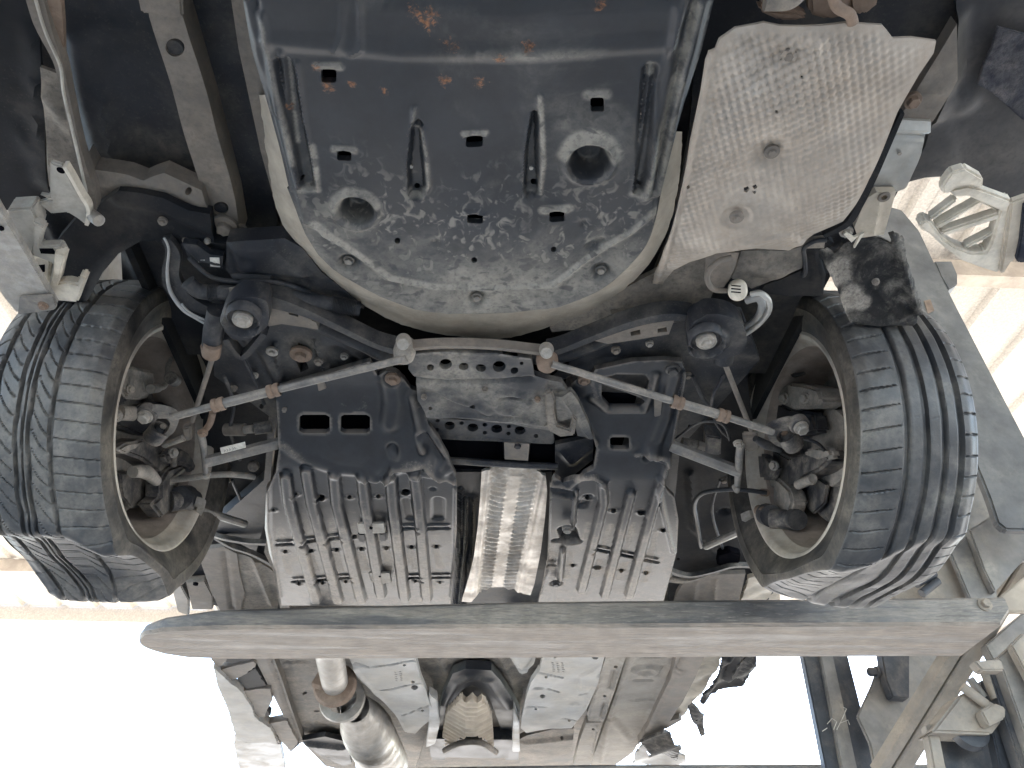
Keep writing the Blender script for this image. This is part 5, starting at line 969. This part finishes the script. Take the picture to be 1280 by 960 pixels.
sheet('floor_cover', q7([(430, 225), (690, 225), (665, 322), (632, 440), (600, 520), (580, 565), (522, 640), (440, 642), (330, 662), (306, 640), (312, 580), (332, 490), (350, 440), (386, 400), (402, 322)]), .795, 'floorcover', car,
      [('flat', q7([(383, 408), (484, 428)]), .006, -.008, .004), ('flat', q7([(420, 478), (464, 490)]), .006, -.008, .004), ('flat', q7([(490, 602), (542, 612)]), .005, -.008, .004), ('flat', q7([(326, 549), (410, 551)]), .005, -.008, .004), ('flat', q7([(410, 325), (520, 328)]), .005, -.008, .004), ('flat', q7([(555, 500), (590, 492)]), .005, -.006, .004), ('rib', q7([(402, 322), (345, 450), (312, 580)]), .012, .006), ('rib', q7([(640, 420), (575, 560)]), .012, .006), ('disc', q7([(380, 475)])[0], .020, -.006, .008), ('disc', q7([(535, 543)])[0], .024, .005, .012), ('poly', q7([(555, 420), (630, 380), (625, 440), (585, 485), (552, 480)]), .005, .008), ('fn', lambda X, Y: .002*np.sin(X*30)*np.sin(Y*25))],
      [('c', *q7([(450, 338)])[0], 2.8, 1.8), ('c', *q7([(620, 345)])[0], 4, 2.2), ('c', *q7([(398, 507)])[0], 3.4, 2.2), ('c', *q7([(413, 425)])[0], 2.2, 1.4), ('c', *q7([(370, 562)])[0], 2, 1.2), ('c', *q7([(511, 612)])[0], 2, 1.2)], .008, .02)
for base, fn, hh in ((q6, [(852, 405), (872, 402)], 0), (q7, [(436, 365), (456, 368), (476, 366)], 0)):
    for (x, y) in fn:
        for k in range(5):
            p = base([(x+k*1.2, y+k*9), (x+8+k*1.2+(k % 2)*3, y+1.5+k*9)]); strip('cover_stamp', p, .7945, .004, 'stamp', car, th=.0004, curve=0)
sheet('front_cover', q7([(286, 695), (330, 672), (440, 646), (530, 642), (522, 742), (480, 756), (420, 756), (290, 740), (276, 715)]), .80, 'floor2', car, [('rib', q7([(330, 700), (440, 690), (520, 680)]), .05, .012)], [('c', *q7([(479, 677)])[0], 2, 1.2)], .01, .02)
sheet('tunnel_roof', [(500, 800), (690, 800), (690, 830), (655, 860), (645, 905), (650, 960), (520, 960), (545, 880), (540, 850)], .875, 'floor2', car, [('disc', (585, 823), .02, .005, .01), ('rib', [(545, 815), (560, 840), (552, 870)], .02, .012), ('rib', [(625, 815), (640, 850), (648, 900)], .02, .012)], (), .014, .01)
sheet('tunnel_arch', [(540, 950), (545, 900), (554, 868), (566, 842), (582, 836), (614, 838), (625, 850), (643, 878), (650, 892), (648, 950), (632, 950), (624, 905), (612, 874), (602, 862), (590, 856), (578, 862), (569, 873), (560, 892), (556, 950)], .835, 'black', car, [('rib', [(556, 880), (572, 852), (590, 846), (612, 850), (636, 884)], .03, .012)], (), .01, .03)
sheet('tunnel_lining', [(556, 950), (560, 890), (569, 872), (578, 861), (590, 855), (602, 861), (613, 874), (625, 905), (634, 950)], .85, 'rail', car, [('rib', [(565, 885), (590, 862), (615, 885)], .03, .02)], (), .01, .02)
GX0 = float(W(589., 900., .77)[0])
gsh = sheet('gearbox_shield', q6([(1068, 580), (1120, 530), (1136, 512), (1150, 528), (1180, 520), (1200, 528), (1220, 516), (1240, 545), (1262, 600), (1272, 720), (1262, 728), (1238, 690), (1200, 674), (1170, 670), (1130, 682), (1090, 706), (1060, 712), (1050, 700)]), lambda X, Y: .76+.5*np.clip(np.abs(X-GX0)-.02, 0, .2), 'shieldtan', car,
      [('fn', lambda X, Y: .005*np.sin(Y*2*np.pi/.055+9*np.abs(X-GX0)))], (), .006, .02)
flatbox('gearbox_dark', GX0-.17, GX0+.17, 3.38, 3.7, .80, .86, 'black')
ptube('gearbox_lip', [(556, 938), (575, 929), (600, 928), (620, 940)], .77, .012, 'floor2')
hslab('gearbox_mount', [(536, 868), (546, 874), (550, 905), (544, 930), (532, 935), (536, 905)], .79, .03, 'painted'); hslab('gearbox_mount', [(642, 885), (649, 905), (650, 940), (640, 940)], .79, .03, 'painted')
sheet('tunnel_bracket', q7([(236, 230), (400, 230), (380, 320), (362, 372), (332, 408), (312, 414), (290, 400), (258, 350)]), .815, 'floorcover', car, [('rib', q7([(250, 330), (295, 400), (330, 400), (375, 330)]), .014, -.01)], [('c', *q7([(264, 317)])[0], 2, 1.3)], .009, .02)
sheet('inner_rail', q7([(668, 225), (775, 225), (750, 325), (702, 478), (655, 612), (592, 612), (585, 580), (622, 470), (665, 330)]), .80, 'railtan', car, [('flat', q7([(700, 400), (685, 470)]), .010, -.008, .006), ('flat', q7([(660, 535), (648, 590)]), .010, -.008, .006), ('rib', q7([(745, 330), (650, 605)]), .010, .008), ('rib', q7([(668, 330), (592, 600)]), .010, .006)], [('c', *q7([(706, 383)])[0], 2.6, 1.8), ('c', *q7([(660, 506)])[0], 2.2, 1.5)], .009, .03)
sheet('inner_rail', q7([(582, 620), (642, 618), (622, 700), (598, 800), (528, 800), (552, 700)]), .795, 'railtan', car, [('rib', q7([(630, 630), (600, 780)]), .012, .008)], [('c', *q7([(612, 645)])[0], 2, 1.3)], .009, .03)
sheet('floor_pan', q7([(755, 225), (1000, 225), (975, 325), (938, 440), (880, 550), (832, 650), (780, 742), (700, 800), (600, 800), (660, 620), (715, 460), (752, 330)]), .835, 'railtan', car, [('flat', q7([(830, 340), (900, 340)]), .012, -.008, .008), ('ring', q7([(835, 395)])[0], .036, .012, .02), ('flat', q7([(790, 440), (850, 440)]), .014, -.008, .008), ('flat', q7([(890, 420), (915, 380)]), .012, -.008, .008), ('flat', q7([(780, 525), (860, 520)]), .012, .006, .008), ('rib', q7([(770, 330), (690, 560), (640, 780)]), .02, .010), ('rib', q7([(930, 430), (800, 700)]), .02, .010), ('rib', q7([(690, 600), (760, 690), (820, 640)]), .03, .008)], (), .011, .02)
sheet('sill_rail', q7([(985, 225), (1115, 225), (1086, 325), (1040, 430), (990, 525), (905, 655), (865, 690), (800, 702), (840, 645), (880, 560), (940, 440)]), .80, 'rail', car, [('rib', q7([(990, 330), (940, 440), (830, 660)]), .012, -.008), ('rib', q7([(960, 400), (990, 400), (980, 420)]), .01, .006)], (), .011, .03)
sheet('sill_cover', q7([(1085, 230), (1180, 230), (1155, 325), (1128, 405), (1060, 500), (1010, 562), (975, 600), (940, 622), (912, 642), (990, 525)]), .83, 'cream', car, [('fn', lambda X, Y: .006*np.sin(X*60)*np.sin(Y*22)), ('rib', q7([(1060, 390), (1130, 370)]), .010, -.008)], (), .009, .03, jig=.0015)
sheet('sill_clip', q7([(930, 612), (975, 600), (985, 606), (940, 632), (915, 645)]), .80, 'rail', car, (), (), .01, .02)
# torn splash trim hanging from the sills
for p, m_, h in (([(1165, 300), (1300, 300), (1290, 400), (1244, 456), (1150, 480), (1060, 522), (1085, 470), (1110, 430), (1140, 400)], 'liner', .80), ([(1190, 400), (1282, 330), (1292, 340), (1246, 452), (1236, 448)], 'flap', .79)):
    sheet('torn_trim', q7(p), h, m_, car, [('rib', q7([(1180, 330), (1110, 430), (1070, 515)]), .03, .02), ('rib', q7([(1240, 330), (1180, 420)]), .025, .016), ('fn', lambda X, Y: .008*np.sin(X*40+Y*20))], (), .01, .012, jig=.002)
sheet('torn_trim', q7([(1012, 562), (1030, 545), (1052, 555), (1078, 590), (1076, 640), (1082, 662), (1064, 670), (1040, 625), (1020, 590)]), .79, 'flap', car, [('fn', lambda X, Y: .006*np.sin(X*70))], [('c', *q7([(1046, 606)])[0], 2, 1.4)], .008, .006, jig=.001)
for p, m_ in (([(812, 715), (905, 655), (935, 680), (985, 740), (960, 770), (905, 762), (850, 740)], 'flap'), ([(855, 752), (900, 745), (1000, 756), (1000, 800), (850, 800)], 'painted'), ([(785, 750), (830, 718), (850, 760), (850, 800), (780, 800)], 'painted')): sheet('torn_trim', q7(p), .77, m_, car, [('fn', lambda X, Y: .012*np.sin(X*30+Y*14))], (), .012, .01, jig=.002)
for p, m_ in (([(60, 290), (155, 290), (145, 360), (102, 386), (70, 320)], 'rail'), ([(108, 400), (262, 358), (268, 382), (192, 430), (150, 446)], 'rail'), ([(190, 432), (265, 386), (312, 464), (230, 476)], 'liner'), ([(212, 482), (330, 476), (338, 520), (304, 592), (262, 592), (240, 540)], 'rail'), ([(265, 545), (300, 540), (332, 586), (270, 592)], 'liner'), ([(90, 380), (150, 446), (205, 480), (245, 545), (262, 592), (330, 640), (360, 706), (230, 700), (190, 690), (150, 560), (110, 470)], 'floorcover'), ([(325, 622), (400, 610), (446, 700), (416, 742), (372, 690)], 'rail'), ([(345, 620), (395, 612), (420, 650), (370, 640)], 'liner'), ([(182, 648), (225, 700), (372, 706), (392, 815), (200, 815), (176, 720)], 'painted'), ([(150, 300), (240, 300), (250, 350), (160, 370), (140, 360)], 'liner'), ([(300, 600), (325, 622), (370, 700), (345, 705), (305, 640)], 'mastdust'), ([(395, 700), (440, 690), (450, 712), (412, 745)], 'liner')):
    sheet('sill_clip', q6(p), .80-.002*len(p), m_, car, [('fn', lambda X, Y: .0018*np.sin(X*50+Y*17))], (), .012, .025, jig=.0015)
# ------------------------------------------------------------------ the forklift
lift = empty('forklift', (1.3, 2.4, 0))
tag(lift, 'grey forklift at the right whose two long dusty forks carry the car', 'forklift')
def fork(A, B, hb, ht, wd, heel=True):
    """fork whose rear lower edge runs from A (tip) to B (heel); wd across"""
    A, B = Vector(A), Vector(B); u = (B-A).normalized(); v = Vector((-u.y, u.x, 0)); L = (B-A).length; dz = Vector((0, 0, 1)); T = ht-hb
    st = [(-.030, .40, .58, .22), (-.022, .30, .68, .30), (.0, .16, .82, .40), (.05, .05, .95, .50), (.16, .0, 1, .68), (L*.45, 0, 1, .92), (L, 0, 1, 1)]
    if heel: st += [(L+.03, 0, 1, 1.02)]
    V, Fs = [], []; e = .007; k = 8
    for i, (s, a, b_, t) in enumerate(st):
        z1 = T*t; z0 = 0.0
        if heel and i == len(st)-1: z0 = .030
        y0, y1 = wd*a, wd*b_; c = A+u*s
        V += [c+v*(y0+e)+dz*z0, c+v*(y1-e)+dz*z0, c+v*y1+dz*(z0+e), c+v*y1+dz*(z1-e), c+v*(y1-e)+dz*z1, c+v*(y0+e)+dz*z1, c+v*y0+dz*(z1-e), c+v*y0+dz*(z0+e)]
    for i in range(len(st)-1):
        for j in range(k): Fs.append((i*k+j, (i+1)*k+j, (i+1)*k+(j+1) % k, i*k+(j+1) % k))
    Fs += [tuple(range(k)), tuple(range(len(V)-1, len(V)-1-k, -1))]
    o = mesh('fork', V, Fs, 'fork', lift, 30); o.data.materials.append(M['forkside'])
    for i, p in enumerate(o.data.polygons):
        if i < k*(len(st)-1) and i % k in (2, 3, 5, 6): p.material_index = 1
    return o, (A, B, u, v)
FH = .62
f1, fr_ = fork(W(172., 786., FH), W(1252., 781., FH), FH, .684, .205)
tag(f1, 'rear fork, running right across under the car')
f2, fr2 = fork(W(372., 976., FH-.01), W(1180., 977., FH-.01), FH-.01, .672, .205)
tag(f2, 'front fork, only its edge in view')
A, B, u, v = fr_
MB().bolt(B-u*.02-v*.002+Vector((0, 0, .045)), -v, .010, .010, 1.5).out('fork_bolt', 'mastdust', f1, 30)
def yslab(name, px, y, th, m, parent=lift, bev=.004):
    p = [Vector(WY(np.array(float(a)), np.array(float(b)), y)) for a, b in px]; return slab(name, p, (0, th, 0), m, parent, bev)
# upright side plate beyond the right wheel
pl = yslab('backrest_plate', [(1085, 250), (1128, 262), (1150, 288), (1166, 322), (1196, 382), (1250, 486), (1320, 620), (1318, 664), (1258, 662), (1247, 653), (1236, 620), (1219, 578), (1170, 480), (1120, 380)], 1.86, .03, 'plate', lift, .006)
yslab('plate_stop', [(1168, 326), (1190, 326), (1197, 342), (1197, 355), (1186, 362), (1176, 345)], 1.93, .05, 'plate', pl)
yslab('rust_mark', [(1155, 376), (1163, 374), (1168, 388), (1160, 392)], 1.857, .002, 'rusty', pl, 0)
yslab('torn_sticker', [(1168, 412), (1180, 420), (1178, 428), (1188, 430), (1184, 440), (1176, 434), (1170, 424)], 1.857, .001, 'sticker', pl, 0)
# pieces seen between the plate and the fork
yslab('carriage_plate', [(1212, 662), (1247, 640), (1320, 640), (1320, 690), (1280, 700), (1244, 740), (1230, 712)], 2.02, .03, 'mast')
yslab('carriage_plate', [(1188, 690), (1215, 664), (1246, 736), (1250, 762), (1218, 762)], 2.05, .02, 'mast')
yslab('carriage_plate', [(1165, 712), (1190, 684), (1216, 750), (1216, 765), (1150, 765)], 2.10, .02, 'mastdust')
yslab('carriage_plate', [(1250, 745), (1320, 690), (1320, 765), (1250, 765)], 2.14, .02, 'purlin')
b = MB(); b.tube([WY(np.array(1144.), np.array(728.), 2.0), WY(np.array(1166.), np.array(716.), 2.0)], .016, 16); b.tube([WY(np.array(1152.), np.array(742.), 2.0), WY(np.array(1172.), np.array(726.), 2.0)], .012, 12); b.out('hose_coupling', 'grease', lift)
# long inclined channel
def ibeam(a, b_, name='tilt_beam'):
    o = MB().beam(a, b_, .085, .05, (0, -.5, .8), .12).out(name, 'mastdust', lift, 30)
    return o
a_ = Vector(WY(np.array(1108.), np.array(970.), 2.75)); b_ = Vector(WY(np.array(1292.), np.array(672.), 2.15))
d_ = (b_-a_).normalized(); n_ = Vector((0, -.55, -.6)); n_ = (n_-d_*n_.dot(d_)).normalized(); s_ = d_.cross(n_)
for off, wd in ((-.036, .034), (.020, .060)):
    t = MB().beam(a_+s_*off, b_+s_*off, wd, .05, n_, .10).out('tilt_beam', 'mastdust', lift, 30)
MB().beam(a_-s_*.014-n_*.02, b_-s_*.014-n_*.02, .016, .03, n_, .05).out('beam_slot', 'grease', lift, 30)
yslab('mast_plate', [(1072, 895), (1090, 856), (1104, 815), (1140, 800), (1210, 800), (1095, 965), (1088, 930)], 2.86, .02, 'mast')
yslab('mast_box', [(1099, 800), (1137, 800), (1137, 873), (1116, 871), (1108, 850)], 2.80, .05, 'grease'); MB().bolt(WY(np.array(1096.), np.array(840.), 2.84), (-1, 0, 0), .016, .03, 1.3).out('mast_bolt', 'grease', lift, 30)
for px, m_, yy in (([(996, 780), (1020, 780), (1056, 970), (1034, 970)], 'grease', 2.95), ([(1018, 780), (1033, 780), (1074, 970), (1054, 970)], 'mast', 2.93), ([(1031, 780), (1050, 780), (1098, 970), (1072, 970)], 'grease', 2.96)): yslab('mast_rail', px, yy, .04, m_)
# second mast upright with its cylinders, right
yslab('mast_rail', [(1158, 905), (1172, 905), (1186, 975), (1170, 975)], 2.30, .04, 'mastdust'); yslab('mast_rail', [(1170, 905), (1245, 905), (1268, 975), (1184, 975)], 2.38, .03, 'grease'); yslab('mast_rail', [(1226, 850), (1240, 850), (1276, 975), (1254, 975)], 2.30, .04, 'grease')
yslab('mast_rail', [(1248, 822), (1275, 798), (1330, 930), (1330, 990), (1302, 975)], 2.2, .05, 'mast'); yslab('mast_rail', [(1237, 840), (1250, 826), (1304, 975), (1282, 975)], 2.24, .05, 'grease')
yslab('mast_rail', [(1264, 806), (1280, 790), (1330, 880), (1330, 930)], 2.15, .03, 'mastdust')
yslab('carriage_block', [(1164, 915), (1200, 868), (1214, 862), (1228, 872), (1243, 878), (1258, 886), (1260, 892), (1240, 918)], 2.26, .10, 'mastdust', lift, .008)
yslab('carriage_block', [(1226, 888), (1243, 878), (1258, 884), (1257, 898), (1236, 908)], 2.22, .04, 'mastdust', lift, .005)
cyl = lambda p, q, y, r, m_: MB().tube([WY(np.array(float(p[0])), np.array(float(p[1])), y), WY(np.array(float(q[0])), np.array(float(q[1])), y)], r, 18).out('lift_cylinder', m_, lift)
cyl((1203, 858), (1232, 880), 2.24, .014, 'mastdust'); cyl((1212, 848), (1230, 872), 2.28, .012, 'mast'); cyl((1231, 838), (1246, 874), 2.26, .016, 'mastdust'); cyl((1238, 832), (1254, 872), 2.26, .010, 'greyp')
b = MB(); b.lathe(WY(np.array(1212.), np.array(914.), 2.30), (0, -1, .2), [(-.02, 0), (-.02, .05), (.01, .05), (.015, .035), (.015, 0)], 30); b.out('mast_roller', 'grease', lift, 40)
yslab('mast_cross', [(1218, 826), (1252, 824), (1256, 838), (1228, 838)], 2.12, .04, 'mastdust')
# the truck itself stands off to the right of the mast
for y in (2.1, 3.0): MB().box((1.28, y, .62), (.10, .12, 1.24)).out('mast_foot', 'mast', lift)

yslab('mast_rail', [(1232, 806), (1262, 780), (1310, 740), (1340, 930), (1300, 940)], 2.34, .04, 'mast')
yslab('carriage_plate', [(1196, 610), (1226, 574), (1250, 640), (1262, 690), (1214, 700), (1186, 692)], 2.16, .03, 'mast')
yslab('carriage_plate', [(1120, 735), (1190, 690), (1220, 720), (1224, 770), (1110, 770)], 2.20, .03, 'mastdust')
for p in ([(1034, 905), (1040, 898), (1046, 902), (1042, 912)], [(1046, 912), (1054, 896), (1058, 886), (1054, 884)], [(1050, 904), (1060, 900), (1062, 906)], [(1028, 914), (1034, 910)]):
    q = [WY(np.array(float(x)), np.array(float(y)), 2.922) for x, y in p]
    MB().tube(q, .0014, 6).out('chalk_mark', 'sticker', lift)
